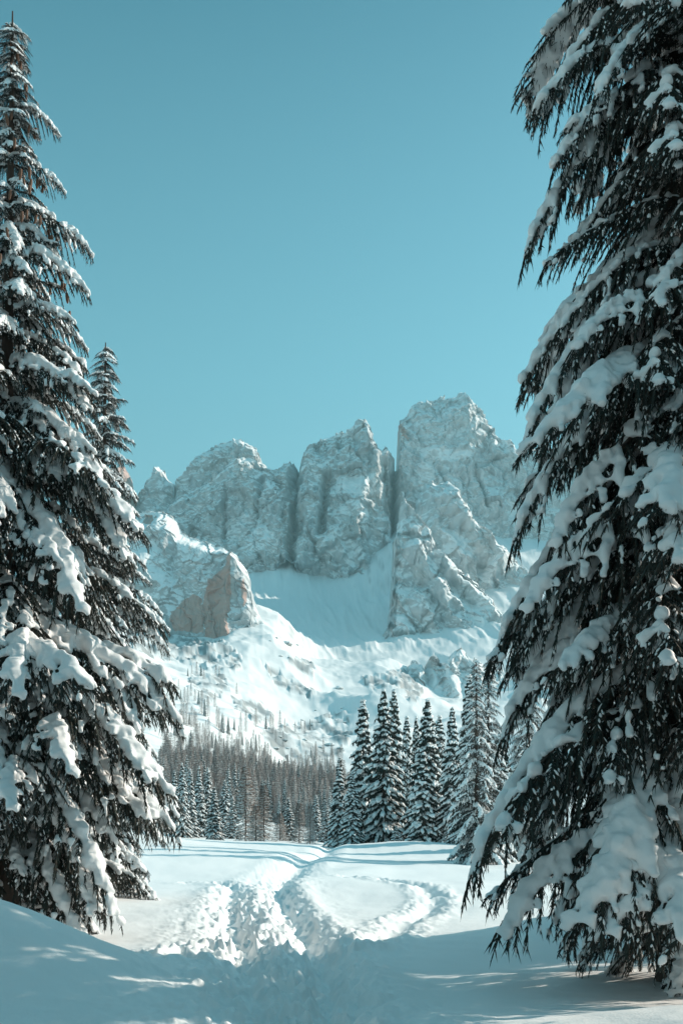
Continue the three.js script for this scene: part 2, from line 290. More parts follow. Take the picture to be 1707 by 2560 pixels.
  for (let k = 0; k < N.count; k++) {
    const x = info[k * 2], y = info[k * 2 + 1], ny = N.getY(k);
    let s = ny + 0.5 * fbm(x / 60, y / 70, 4, seed + 51) + 0.14 * fbm(x / 6, y / 8, 2, seed + 61) + snowLine;
    let forced = 0; for (const f of fields) if (inPoly(x + 9 * fbm(x / 18, y / 18, 3, seed + 7), y + 9 * fbm(x / 18, y / 18, 3, seed + 8), f.poly)) forced = Math.max(forced, f.k);
    let c = sstep(0.26, 0.60, s + 0.45 * forced); c = Math.max(c, forced * 0.9 * sstep(0.0, 0.25, s + 0.2));
    let base = mix3(ROCK, ROCK2, sstep(-0.25, 0.35, fbm(x / 55, y / 90, 3, seed + 71)));
    c = lerp(1.55 * dust * (0.5 + 1.0 * (0.5 + fbm(x / 12, y / 18, 3, seed + 81))), 1, c);
    for (const p of bare) if (inPoly(x + 7 * fbm(x / 15, y / 22, 3, seed + 9), y + 8 * fbm(x / 15, y / 22, 3, seed + 10), p)) { base = mix3(PINK, [0.33, 0.27, 0.245], sstep(0.08, 0.5, fbm(x / 5, y / 60, 3, seed + 91))); c *= 0.06; }
    col.set(mix3(base, SNOW, clamp(c, 0, 1)), k * 3);
  }
  g.setAttribute('color', new THREE.BufferAttribute(col, 3));
  tag(mesh(name, g, M.rock, scene), label, 'mountain', null, 'structure');
}
mountain('mountain_spire', 'small blunt rock tower standing alone left of the snow-capped dome', {
  D: 3050, seed: 3, lean: 0.25, edge: 34, amp: 0.5, back: 120, jag: 3,
  sky: [[338, 1270], [343, 1240], [345, 1219], [366, 1202], [376, 1172], [383, 1162], [394, 1158], [409, 1163], [418, 1187], [431, 1200], [434, 1215], [433, 1243], [438, 1275]],
  foot: [[338, 1290], [440, 1290]],
});
mountain('mountain_tower', 'pinkish rock tower peeping out behind the left spruces', {
  D: 3000, seed: 5, lean: 0.25, edge: 40, amp: 0.5, back: 120, bare: [[[290, 1160], [340, 1160], [340, 1300], [290, 1300]]],
  sky: [[230, 1240], [262, 1170], [298, 1150], [316, 1168], [323, 1195], [333, 1240], [342, 1290]], foot: [[230, 1310], [345, 1310]],
});
mountain('mountain_dome', 'broad domed summit with a snow cap left of the central cliffs', {
  D: 3000, seed: 9, lean: 0.34, edge: 60, amp: 0.62, back: 240, dust: 0.22, jag: 2.5,
  sky: [[433, 1262], [437, 1236], [442, 1191], [452, 1178], [473, 1153], [507, 1119], [538, 1102], [583, 1096], [617, 1103], [635, 1115], [645, 1136], [662, 1150], [668, 1163], [700, 1168], [715, 1200]],
  foot: [[430, 1290], [720, 1290]],
  feats: [{ pts: [[600, 1100], [640, 1130], [665, 1165]], w: 22, h: 26 }],
  snow: [{ poly: [[540, 1100], [600, 1096], [640, 1120], [600, 1112], [555, 1112]] }],
});
mountain('mountain_wall', 'central cliff wall cut by dark vertical gullies above the snow basin', {
  D: 2790, seed: 14, lean: 0.32, edge: 70, back: 320, dust: 0.24, amp: 0.8, jag: 2.6,
  sky: [[380, 1300], [420, 1262], [445, 1238], [480, 1215], [520, 1192], [560, 1165], [600, 1150], [622, 1144], [640, 1152], [668, 1166], [693, 1171], [710, 1150], [735, 1140], [741, 1141], [755, 1135], [776, 1102], [814, 1078], [840, 1070], [862, 1071], [881, 1072], [886, 1061], [900, 1057], [917, 1055], [924, 1074], [931, 1098], [951, 1129], [958, 1120], [963, 1113], [972, 1123], [986, 1143], [998, 1150], [1012, 1210]],
  foot: [[380, 1450], [628, 1442], [660, 1436], [693, 1445], [705, 1420], [722, 1412], [736, 1416], [752, 1450], [790, 1462], [817, 1452], [850, 1480], [886, 1502], [903, 1450], [925, 1442], [958, 1412], [976, 1353], [992, 1300], [1012, 1270]],
  feats: [
    { pts: [[745, 1140], [738, 1200], [735, 1290], [728, 1400]], w: 11, h: -100 }, { pts: [[741, 1240], [752, 1300], [750, 1360]], w: 6, h: -28, taper: 1 }, { pts: [[733, 1200], [718, 1260], [700, 1320]], w: 7, h: -34, taper: 1 },
    { pts: [[815, 1175], [812, 1230], [808, 1300], [805, 1360]], w: 9, h: -58, taper: 1 },
    { pts: [[960, 1150], [966, 1230], [972, 1290]], w: 9, h: -55, taper: 1 },
    { pts: [[985, 1150], [987, 1230], [985, 1330]], w: 10, h: -115 },
    { pts: [[660, 1190], [650, 1250], [640, 1320]], w: 9, h: -35, taper: 1 },
    { pts: [[568, 1210], [564, 1290], [556, 1350]], w: 5, h: -26, taper: 1 },
    { pts: [[690, 1250], [680, 1330], [660, 1420]], w: 42, h: 62 },
    { pts: [[775, 1180], [770, 1290], [765, 1400]], w: 38, h: 55 },
    { pts: [[900, 1060], [905, 1180], [900, 1300], [880, 1430]], w: 46, h: 62 },
    { pts: [[845, 1150], [850, 1260], [840, 1380]], w: 26, h: 30 },
    { pts: [[924, 1075], [940, 1130], [946, 1210]], w: 16, h: 22 },
    { pts: [[600, 1150], [610, 1250], [610, 1400]], w: 36, h: 34 },
    { pts: [[640, 1146], [560, 1175], [480, 1225], [430, 1262]], w: 13, h: 22 },
    { pts: [[814, 1082], [822, 1120], [830, 1140]], w: 14, h: 18, taper: 1 },
  ],
  snow: [
    { poly: [[430, 1262], [520, 1202], [600, 1160], [625, 1146], [655, 1160], [600, 1166], [530, 1205], [470, 1244], [440, 1268]], k: 1 },
    { poly: [[835, 1200], [938, 1196], [940, 1245], [900, 1258], [840, 1250]], k: 0.9 },
    { poly: [[845, 1272], [900, 1268], [930, 1300], [890, 1310], [850, 1300]], k: 0.75 },
    { poly: [[635, 1330], [660, 1320], [700, 1370], [690, 1400], [650, 1390], [610, 1390]], k: 0.7 },
    { poly: [[790, 1360], [850, 1335], [910, 1390], [890, 1440], [830, 1400]], k: 0.65 },
    { poly: [[745, 1180], [800, 1165], [828, 1150], [826, 1165], [790, 1180], [750, 1192]], k: 0.8 },
    { poly: [[560, 1300], [625, 1290], [640, 1330], [600, 1360], [555, 1340]], k: 0.45 },
    { poly: [[810, 1076], [880, 1070], [878, 1080], [815, 1090]], k: 0.8 },
  ],
});
mountain('mountain_peak', 'tallest broad-topped peak rising right of the central wall', {
  D: 2880, seed: 22, lean: 0.32, edge: 60, back: 380, dust: 0.34, amp: 0.72, openRight: 1, jag: 2.6, snowLine: 0.03,
  sky: [[994, 1180], [997, 1140], [996, 1057], [1004, 1053], [1020, 1030], [1031, 1002], [1058, 997], [1082, 992], [1100, 981], [1127, 977], [1137, 984], [1148, 977], [1165, 984], [1175, 1002], [1210, 1026], [1227, 1050], [1244, 1071], [1254, 1091], [1272, 1098], [1282, 1109], [1306, 1136], [1323, 1107], [1337, 1116], [1380, 1108], [1450, 1060], [1560, 1040], [1700, 1090], [1860, 1210]],  // unseen right shoulder behind the big spruce, raised to keep the basin shaded
  foot: [[994, 1320], [1050, 1420], [1340, 1480], [1860, 1480]],
  feats: [
    { pts: [[1100, 1160], [1112, 1210], [1125, 1260]], w: 6, h: -28, taper: 1 },
    { pts: [[1185, 1150], [1200, 1210], [1220, 1280]], w: 6, h: -28, taper: 1 },
    { pts: [[1155, 1170], [1160, 1230]], w: 5, h: -18, taper: 1 },
    { pts: [[1275, 1100], [1290, 1140], [1312, 1200]], w: 16, h: 34 },
    { pts: [[1002, 1056], [1012, 1120], [1010, 1200]], w: 18, h: 36 },
    { pts: [[1168, 990], [1176, 1060], [1180, 1150]], w: 34, h: 30 },
    { pts: [[1034, 1004], [1050, 1050]], w: 12, h: 18, taper: 1 },
    { pts: [[1190, 1250], [1235, 1255], [1258, 1285]], w: 22, h: 40, taper: 1 },
  ],
  snow: [
    { poly: [[1030, 1112], [1090, 1125], [1170, 1132], [1178, 1150], [1110, 1158], [1050, 1140]], k: 0.85 },
    { poly: [[1060, 1150], [1100, 1165], [1090, 1200], [1045, 1230], [1025, 1200]], k: 0.6 },
    { poly: [[1080, 1060], [1140, 1075], [1190, 1060], [1180, 1085], [1120, 1100]], k: 0.45 },
    { poly: [[1210, 1100], [1255, 1096], [1250, 1108], [1215, 1110]], k: 0.6 },
    { poly: [[1255, 1240], [1320, 1280], [1330, 1340], [1280, 1320]], k: 0.7 },
  ],
  bare: [[[995, 1060], [1012, 1080], [1022, 1108], [998, 1106]], [[1282, 1112], [1292, 1130], [1312, 1190], [1300, 1170]]],
});
mountain('mountain_spur', 'snow-dusted ridge with light crest in front of the tallest peak', {
  D: 2420, seed: 31, lean: 0.48, edge: 60, back: 240, dust: 0.3, amp: 0.62, openRight: 1, snowLine: 0.04,
  sky: [[1020, 1330], [1045, 1240], [1062, 1212], [1079, 1207], [1105, 1214], [1127, 1228], [1155, 1270], [1180, 1300], [1203, 1326], [1223, 1353], [1240, 1372], [1258, 1366], [1280, 1385], [1330, 1430], [1420, 1480], [1560, 1520]],
  foot: [[1020, 1500], [1340, 1560], [1560, 1600]],
  feats: [
    { pts: [[1079, 1208], [1105, 1250], [1150, 1310], [1190, 1380]], w: 24, h: 55 },
    { pts: [[1127, 1228], [1170, 1300], [1215, 1360], [1240, 1420]], w: 22, h: 55 },
    { pts: [[1055, 1240], [1100, 1330], [1150, 1400]], w: 20, h: 34 },
    { pts: [[1250, 1370], [1235, 1420], [1220, 1450]], w: 18, h: 30 },
  ],
  snow: [{ poly: [[1090, 1330], [1130, 1330], [1180, 1390], [1170, 1420], [1110, 1390]], k: 0.8 }, { poly: [[1180, 1400], [1240, 1410], [1230, 1470], [1190, 1450]], k: 0.9 }],
});
mountain('mountain_pinnacle', 'pointed rock pinnacle with a bright right edge above the basin', {
  D: 2140, seed: 38, lean: 0.5, edge: 36, back: 210, dust: 0.26, amp: 0.55, openRight: 1, snowLine: 0.06, jag: 3,
  sky: [[955, 1600], [968, 1560], [976, 1500], [984, 1440], [986, 1353], [994, 1300], [1002, 1262], [1009, 1248], [1018, 1260], [1037, 1284], [1055, 1310], [1072, 1332], [1086, 1356], [1100, 1376], [1112, 1396], [1140, 1412], [1165, 1428], [1195, 1450], [1222, 1472], [1240, 1500], [1262, 1540], [1300, 1572], [1340, 1600], [1420, 1640], [1560, 1680]],
  foot: [[955, 1640], [985, 1632], [1010, 1680], [1060, 1720], [1340, 1760], [1560, 1790]],
  feats: [
    { pts: [[1009, 1250], [1045, 1300], [1098, 1378], [1125, 1440]], w: 20, h: 50 },
    { pts: [[1110, 1400], [1160, 1450], [1215, 1520], [1245, 1560]], w: 18, h: 40 },
    { pts: [[1040, 1380], [1090, 1470], [1120, 1540], [1180, 1620]], w: 20, h: 44 },
    { pts: [[1090, 1470], [1150, 1520], [1205, 1560]], w: 16, h: 34 },
    { pts: [[1050, 1500], [1080, 1570], [1120, 1640], [1150, 1700]], w: 18, h: 36 },
    { pts: [[1150, 1560], [1220, 1600], [1290, 1640]], w: 18, h: 36 },
    { pts: [[1000, 1560], [1030, 1600], [1070, 1640]], w: 16, h: 34 },
    { pts: [[1030, 1590], [1075, 1650], [1085, 1720]], w: 9, h: -36 },
    { pts: [[1130, 1600], [1128, 1660], [1140, 1720]], w: 8, h: -26 },
  ],
  snow: [
    { poly: [[1100, 1400], [1190, 1470], [1240, 1545], [1200, 1530], [1130, 1450]], k: 0.6 },
    { poly: [[1160, 1540], [1230, 1560], [1300, 1610], [1330, 1660], [1260, 1640], [1180, 1600]], k: 1 },
    { poly: [[1070, 1640], [1120, 1680], [1160, 1740], [1090, 1730]], k: 1 },
    { poly: [[990, 1540], [1020, 1550], [1060, 1610], [1000, 1630], [975, 1590]], k: 0.6 },
    { poly: [[1050, 1560], [1090, 1590], [1100, 1620], [1060, 1610]], k: 0.6 },
  ],
});
mountain('mountain_crag', 'low snow-plastered crag below the pinnacle at the foot of the right slope', {
  D: 1600, seed: 43, lean: 0.9, edge: 30, back: 160, dust: 0.3, amp: 0.7, openRight: 1, snowLine: 0.12, jag: 9,
  sky: [[1010, 1700], [1018, 1668], [1035, 1642], [1052, 1650], [1064, 1656], [1082, 1628], [1100, 1644], [1120, 1652], [1136, 1624], [1150, 1618], [1170, 1628], [1190, 1640], [1225, 1650], [1290, 1680], [1400, 1720], [1560, 1740]],
  foot: [[1010, 1750], [1060, 1765], [1150, 1790], [1560, 1830]],
  feats: [
    { pts: [[1035, 1625], [1048, 1680], [1058, 1750]], w: 14, h: 14 }, { pts: [[1082, 1610], [1108, 1660], [1130, 1720]], w: 15, h: 14 },
    { pts: [[1145, 1592], [1180, 1650], [1210, 1720]], w: 16, h: 15 }, { pts: [[1066, 1650], [1072, 1700], [1080, 1760]], w: 8, h: -24 },
  ],
  snow: [{ poly: [[1065, 1650], [1090, 1690], [1120, 1760], [1075, 1760]], k: 1 }, { poly: [[1110, 1660], [1140, 1680], [1190, 1760], [1130, 1760]], k: 1 }],
});
mountain('mountain_bluff', 'rounded snow-dusted bluff with a bare pink rock wall on the left', {
  D: 1690, seed: 52, lean: 0.42, edge: 26, back: 200, dust: 0.22, amp: 0.36, jag: 2.4, step: 1.6, round: 0.9,
  sky: [[60, 1420], [180, 1340], [260, 1290], [310, 1270], [345, 1262], [370, 1262], [394, 1264], [415, 1272], [428, 1284], [440, 1306], [465, 1318], [487, 1329], [520, 1342], [555, 1350], [570, 1364], [581, 1377], [594, 1390], [606, 1408], [616, 1428], [624, 1450], [629, 1475], [629, 1491], [634, 1510], [645, 1532], [656, 1550], [668, 1566]],
  foot: [[60, 1690], [330, 1690], [400, 1680], [440, 1650], [500, 1630], [566, 1625], [620, 1610], [668, 1600]],
  feats: [
    { pts: [[585, 1385], [574, 1430], [568, 1500], [566, 1585]], w: 20, h: 30 },
    { pts: [[428, 1285], [445, 1330], [430, 1420], [440, 1520]], w: 16, h: -10 },
    { pts: [[345, 1264], [400, 1280], [440, 1310]], w: 20, h: 14 },
    { pts: [[500, 1470], [508, 1530], [512, 1575]], w: 5, h: -9, taper: 1 },
    { pts: [[600, 1405], [612, 1470], [608, 1540]], w: 18, h: 18 },
    { pts: [[360, 1420], [400, 1470], [430, 1560]], w: 34, h: 26 },
  ],
  snow: [
    { poly: [[442, 1308], [487, 1329], [555, 1350], [585, 1382], [560, 1384], [510, 1370], [470, 1350], [448, 1336]], k: 1 },
    { poly: [[330, 1262], [396, 1264], [430, 1290], [380, 1276], [330, 1276]], k: 0.8 },
    { poly: [[300, 1330], [380, 1340], [420, 1400], [350, 1440], [300, 1420]], k: 0.4 },
    { poly: [[330, 1480], [410, 1490], [430, 1600], [330, 1620]], k: 0.5 },
    { poly: [[620, 1500], [668, 1560], [600, 1575], [580, 1560]], k: 0.4 },
  ],
  bare: [
    [[520, 1450], [550, 1432], [582, 1400], [580, 1480], [576, 1600], [512, 1600], [504, 1512], [520, 1486]],
    [[430, 1535], [480, 1480], [505, 1498], [508, 1590], [440, 1580]],
    [[606, 1470], [618, 1450], [620, 1510], [610, 1530]],
    [[345, 1272], [372, 1274], [376, 1304], [352, 1306]],
  ],
});

// ------------------------------------------------------------------ branches: needles, wood and their load of snow
class Tris {                                                   // collects thin tapered spindles with a colour
  constructor() { this.p = []; this.c = []; this.i = []; }
  spindle(a, b, r, c, sides = 3, mid = 0.4, r0 = 0.5, up = 0) {
    const n = this.p.length / 3, d = new THREE.Vector3().subVectors(b, a); const u = new THREE.Vector3(0.31, 0.17, 0.93).cross(d); if (u.lengthSq() < 1e-9) u.set(1, 0, 0); u.normalize(); const w = new THREE.Vector3().crossVectors(d, u).normalize();
    for (const [t, k] of [[0, r0], [mid, 1]]) for (let s = 0; s < sides; s++) { const q = s / sides * Math.PI * 2 + t * 0.7, x = Math.cos(q) * r * k, y = Math.sin(q) * r * k; this.p.push(a.x + d.x * t + u.x * x + w.x * y, a.y + d.y * t + u.y * x + w.y * y + (t ? up : 0), a.z + d.z * t + u.z * x + w.z * y); this.c.push(...c); }
    this.p.push(b.x, b.y, b.z); this.c.push(...c);
    for (let s = 0; s < sides; s++) { const e = (s + 1) % sides; this.i.push(n + s, n + sides + e, n + e, n + s, n + sides + s, n + sides + e, n + sides + s, n + 2 * sides, n + sides + e); }
  }
  tube(pts, radii, c, sides = 5) {
    const n = this.p.length / 3, m = pts.length;
    for (let k = 0; k < m; k++) { const d = new THREE.Vector3().subVectors(pts[Math.min(m - 1, k + 1)], pts[Math.max(0, k - 1)]).normalize(), u = new THREE.Vector3(0.1, 0.2, 0.97).cross(d).normalize(), w = new THREE.Vector3().crossVectors(d, u);
      for (let s = 0; s < sides; s++) { const q = s / sides * Math.PI * 2, x = Math.cos(q) * radii[k], y = Math.sin(q) * radii[k]; this.p.push(pts[k].x + u.x * x + w.x * y, pts[k].y + u.y * x + w.y * y, pts[k].z + u.z * x + w.z * y); this.c.push(...c); } }
    for (let k = 0; k < m - 1; k++) for (let s = 0; s < sides; s++) { const e = (s + 1) % sides, a = n + k * sides; this.i.push(a + s, a + sides + e, a + e, a + s, a + sides + s, a + sides + e); }
  }
  geometry() { const g = new THREE.BufferGeometry(); g.setAttribute('position', new THREE.Float32BufferAttribute(this.p, 3)); g.setAttribute('color', new THREE.Float32BufferAttribute(this.c, 3)); g.setIndex(this.i); g.computeVertexNormals(); return g; }
}
function snowSurface(caps, cell, seed, rough = 0.02) {          // smooth union of capsules, meshed by surface nets
  const lo = [1e9, 1e9, 1e9], hi = [-1e9, -1e9, -1e9], pad = 0.14;
  for (const [a, b, r] of caps) for (const p of [a, b]) [p.x, p.y, p.z].forEach((v, k) => { lo[k] = Math.min(lo[k], v - r - pad); hi[k] = Math.max(hi[k], v + r + pad); });
  const n = lo.map((v, k) => Math.ceil((hi[k] - v) / cell) + 1), [nx, ny, nz] = n, F = new Float32Array(nx * ny * nz), K = 34;
  for (const [a, b, r] of caps) {
    const l = [a, b].map((p) => [p.x, p.y, p.z]), i0 = [0, 1, 2].map((k) => Math.max(0, Math.floor((Math.min(l[0][k], l[1][k]) - r - pad - lo[k]) / cell))), i1 = [0, 1, 2].map((k) => Math.min(n[k] - 1, Math.ceil((Math.max(l[0][k], l[1][k]) + r + pad - lo[k]) / cell)));
    const dx = b.x - a.x, dy = b.y - a.y, dz = b.z - a.z, l2 = dx * dx + dy * dy + dz * dz + 1e-9;
    for (let k = i0[2]; k <= i1[2]; k++) for (let j = i0[1]; j <= i1[1]; j++) for (let i = i0[0]; i <= i1[0]; i++) {
      const x = lo[0] + i * cell - a.x, y = lo[1] + j * cell - a.y, z = lo[2] + k * cell - a.z, t = clamp((x * dx + y * dy + z * dz) / l2, 0, 1);
      const ey = (y - dy * t), d = Math.hypot(x - dx * t, ey * (ey < 0 ? 1.5 : 1.12), z - dz * t) - r;
      F[(k * ny + j) * nx + i] += Math.exp(-K * d);
    }
  }
  for (let k = 0; k < nz; k++) for (let j = 0; j < ny; j++) for (let i = 0; i < nx; i++) { const q = (k * ny + j) * nx + i; const f = F[q]; F[q] = f < 1e-6 ? 0.4 : -Math.log(f) / K + (f > 0.02 ? rough * (noise((lo[0] + i * cell) * 5, (lo[1] + j * cell) * 5, (lo[2] + k * cell) * 5 + seed) * 1.6 + 0.8 * noise((lo[0] + i * cell) * 12, (lo[1] + j * cell) * 12, (lo[2] + k * cell) * 12 + seed)) : 0); }
  const id = new Int32Array(nx * ny * nz).fill(-1), P = [], I = [];
  const cube = [[0, 0, 0], [1, 0, 0], [0, 1, 0], [1, 1, 0], [0, 0, 1], [1, 0, 1], [0, 1, 1], [1, 1, 1]], E = [[0, 1], [2, 3], [4, 5], [6, 7], [0, 2], [1, 3], [4, 6], [5, 7], [0, 4], [1, 5], [2, 6], [3, 7]];
  const v = new Float32Array(8);
  for (let k = 0; k < nz - 1; k++) for (let j = 0; j < ny - 1; j++) for (let i = 0; i < nx - 1; i++) {
    let m = 0; for (let c = 0; c < 8; c++) { v[c] = F[((k + cube[c][2]) * ny + j + cube[c][1]) * nx + i + cube[c][0]]; if (v[c] < 0) m |= 1 << c; }
    if (m === 0 || m === 255) continue;
    let sx = 0, sy = 0, sz = 0, q = 0;
    for (const [a, b] of E) if ((v[a] < 0) !== (v[b] < 0)) { const t = v[a] / (v[a] - v[b]); sx += lerp(cube[a][0], cube[b][0], t); sy += lerp(cube[a][1], cube[b][1], t); sz += lerp(cube[a][2], cube[b][2], t); q++; }
    id[(k * ny + j) * nx + i] = P.length / 3; P.push(lo[0] + (i + sx / q) * cell, lo[1] + (j + sy / q) * cell, lo[2] + (k + sz / q) * cell);
  }
  const at3 = (i, j, k) => id[(k * ny + j) * nx + i];
  for (let k = 1; k < nz - 1; k++) for (let j = 1; j < ny - 1; j++) for (let i = 1; i < nx - 1; i++) {
    const s = F[(k * ny + j) * nx + i] < 0;
    const quad = (o, a, b, c, d) => { if (a < 0 || b < 0 || c < 0 || d < 0) return; if (o) I.push(a, b, c, a, c, d); else I.push(a, c, b, a, d, c); };
    if (s !== (F[(k * ny + j) * nx + i + 1] < 0)) quad(s, at3(i, j - 1, k - 1), at3(i, j, k - 1), at3(i, j, k), at3(i, j - 1, k));
    if (s !== (F[(k * ny + j + 1) * nx + i] < 0)) quad(s, at3(i - 1, j, k - 1), at3(i - 1, j, k), at3(i, j, k), at3(i, j, k - 1));
    if (s !== (F[((k + 1) * ny + j) * nx + i] < 0)) quad(s, at3(i - 1, j - 1, k), at3(i, j - 1, k), at3(i, j, k), at3(i - 1, j, k));
  }
  const g = new THREE.BufferGeometry(); g.setAttribute('position', new THREE.Float32BufferAttribute(P, 3)); g.setIndex(I); g.computeVertexNormals(); return g;
}
const V = (x, y, z) => new THREE.Vector3(x, y, z);
const BL = 2.6;                                                // length at which the branch shapes are drawn
function makeBranch(seed, { a, b, width, load, cover, dense = 1 }) {
  const r = rng(seed), T = new Tris(), S = new Tris(), caps = [], L = BL, flecks = 0.09, w0 = (r() - 0.5) * 0.3;
  const limb = (s) => V(L * s * (1 - 0.16 * b * s), L * (a * s - b * s * s), L * (w0 * s * s * 0.5 + 0.04 * Math.sin(s * 7 + seed)));
  const green = () => { const k = 0.7 + 0.6 * r(), br = r() < 0.22 ? 1 : 0; return br ? [0.052 * k, 0.040 * k, 0.028 * k] : [0.022 * k, 0.034 * k, 0.028 * k]; };
  const pts = []; for (let k = 0; k <= 12; k++) pts.push(limb(k / 12));
  T.tube(pts, pts.map((_, k) => 0.034 * (1 - k / 12.6) + 0.006), [0.06, 0.048, 0.04]);
  const n = Math.round(17 * dense), lr = [];
  for (let k = 0; k <= 14; k++) lr.push(load * (0.75 + 0.5 * r()) * (0.7 + 0.5 * Math.sin(Math.PI * Math.min(1, k / 14 * 0.9 + 0.1))));
  let gap = r() < 0.35 ? 0.3 + 0.4 * r() : 9;
  for (let k = 2; k < 14; k++) { const s0 = k / 14, s1 = (k + 1) / 14; if (Math.abs(s0 - gap) < 0.05) continue; const p = limb(s0), q = limb(s1); const rr = lr[k] * (k > 12 ? 0.7 : 1); p.y += rr * 0.62; q.y += rr * 0.62; caps.push([p, q, rr]); }
  for (let i = 0; i < n; i++) for (const side of [-1, 1]) {
    const s = 0.10 + 0.88 * (i + 0.2 + 0.6 * r()) / n, p = limb(s), t = limb(Math.min(1, s + 0.02)).sub(limb(s - 0.02)); t.y *= 0.5; t.normalize();
    const len = L * width * (0.22 + 0.78 * Math.pow(1 - s, 0.75)) * Math.min(1, s * 3.2 + 0.15) * (0.7 + 0.55 * r()), be = (0.85 + 0.4 * r()) * (1 - 0.45 * s * s);
    const dir = t.clone().multiplyScalar(Math.cos(be)).add(V(0, 0, side * Math.sin(be))), d0 = 0.15 + 0.25 * r(), d1 = 0.35 + 0.55 * r();
    const q = (u) => p.clone().addScaledVector(dir, len * u * (1 - 0.18 * u)).add(V(0, -len * (d0 * u + d1 * u * u), 0));
    for (let k = 0; k < 4; k++) T.spindle(q(k / 4), q((k + 1.15) / 4), 0.012, green(), 3, 0.4, 0.7);
    const m = Math.max(3, Math.round(len / 0.0175));
    for (let k = 0; k < m; k++) {
      const u = (k + r()) / m, c = q(u), e = q(Math.min(1.1, u + 0.1)).sub(c).normalize();
      for (const sd of [-1, 1]) {
        const cross = V(-e.z, 0, e.x).multiplyScalar(sd * (0.5 + 0.7 * r())), l = (0.05 + 0.085 * r()) * (1 - 0.3 * u), tip = c.clone().addScaledVector(e, l * 0.8).addScaledVector(cross, l).add(V(0, -l * (0.05 + 0.75 * r()), 0));
        T.spindle(c, tip, 0.0048 + 0.003 * r(), green(), 3, 0.22, 0.6);
        if (r() < 0.75) { const k = 0.35 + 0.4 * r(), b0 = c.clone().lerp(tip, k), l2 = l * (0.3 + 0.3 * r()), sg = r() < 0.5 ? 1 : -1; T.spindle(b0, b0.clone().addScaledVector(e, l2 * (0.9 + 0.4 * sg)).addScaledVector(cross, l2 * (0.5 - 0.5 * sg)).add(V((r() - 0.5) * 0.03, -l2 * (0.1 + 0.7 * r()), (r() - 0.5) * 0.03)), 0.0045, green(), 3, 0.22, 0.6); }
        if (r() < flecks) { const k = 0.007 + 0.010 * r(), p0 = c.clone().lerp(tip, 0.15 + 0.2 * r()), p1 = c.clone().lerp(tip, 0.7 + 0.3 * r()); p0.y += k * 1.2; p1.y += k * 1.2; S.spindle(p0, p1, k, [1, 1, 1], 4, 0.5, 0.5); }
      }
      if (r() < 0.6) { const l = 0.05 + 0.14 * r(); T.spindle(c, c.clone().add(V((r() - 0.5) * 0.12, -l, (r() - 0.5) * 0.12)), 0.0065 + 0.004 * r(), green(), 3, 0.25, 0.6); }
    }
    if (r() < cover) {
      const u1 = 0.34 + 0.5 * r(), rr = load * (0.30 + 0.36 * r()), st = 3;
      for (let k = 0; k < st; k++) { const x = q(k / st * u1), y = q((k + 1) / st * u1), R = rr * (1 - 0.22 * k / st); x.y += R * 0.75; y.y += R * 0.7; caps.push([x, y, R * 0.95]); }
    } else if (r() < 0.5) { const u = 0.4 + 0.4 * r(), x = q(u), y = q(u + 0.15), R = load * 0.34; x.y += R * 0.6; y.y += R * 0.6; caps.push([x, y, R]); }
  }
  for (let i = 0; i < 130; i++) { const s = 0.03 + 0.95 * r(), c = limb(s), l = 0.07 + 0.19 * r(); T.spindle(c, c.clone().add(V((r() - 0.4) * 0.16, -l, (r() - 0.5) * 0.3)), 0.0075, green(), 3, 0.25, 0.6); }
  const fl = S.geometry(); fl.deleteAttribute('color');
  return { needles: T.geometry(), snow: mergeGeometries([snowSurface(caps, 0.029, seed, 0.042), fl]), drop: b - a, reach: 1 - 0.16 * b, load };
}
const KINDS = [
  makeBranch(101, { a: 0.02, b: 0.38, width: 0.36, load: 0.066, cover: 0.43 }),
  makeBranch(102, { a: 0.00, b: 0.55, width: 0.38, load: 0.072, cover: 0.48 }),
  makeBranch(103, { a: -0.05, b: 0.72, width: 0.36, load: 0.070, cover: 0.41 }),
  makeBranch(104, { a: -0.10, b: 0.80, width: 0.40, load: 0.084, cover: 0.53 }),
  makeBranch(105, { a: 0.03, b: 0.50, width: 0.40, load: 0.098, cover: 0.63 }),
  makeBranch(106, { a: -0.08, b: 0.62, width: 0.42, load: 0.112, cover: 0.73 }),
  makeBranch(107, { a: 0.05, b: 0.34, width: 0.32, load: 0.042, cover: 0.27 }),
  makeBranch(108, { a: -0.04, b: 0.58, width: 0.36, load: 0.048, cover: 0.27 }),
  makeBranch(110, { a: 0.00, b: 0.52, width: 0.38, load: 0.026, cover: 0.10 }),
  makeBranch(109, { a: -0.12, b: 0.90, width: 0.38, load: 0.074, cover: 0.43 }),
];
const coneGeo = (() => { const p = [[0.001, 0], [0.016, -0.01], [0.021, -0.05], [0.019, -0.10], [0.011, -0.135], [0.001, -0.145]].map(([x, y]) => new THREE.Vector2(x, y)).reverse(); return new THREE.LatheGeometry(p, 7); })();
function trunk(parent, h, r0, seed, bend = 0.02) {
  const r = rng(seed), pts = [], rad = []; for (let k = 0; k <= 16; k++) { const t = k / 16; pts.push(V(h * bend * 0.3 * (Math.sin(t * 3 + seed) - Math.sin(seed)) * 0.5, h * t - 0.4 * (k === 0), h * bend * 0.4 * Math.sin(t * 4))); rad.push(r0 * (1 - t) ** 0.85 * (1 + 0.35 * Math.exp(-t * 26)) + 0.012); }
  const T = new Tris(); T.tube(pts, rad, [1, 1, 1], 9); const g = T.geometry(); g.deleteAttribute('color');
  mesh('trunk', g, M.bark, parent);
  return (y) => { const t = clamp(y / h, 0, 1) * 16, k = Math.min(15, Math.floor(t)); return pts[k].clone().lerp(pts[k + 1], t - k); };
}
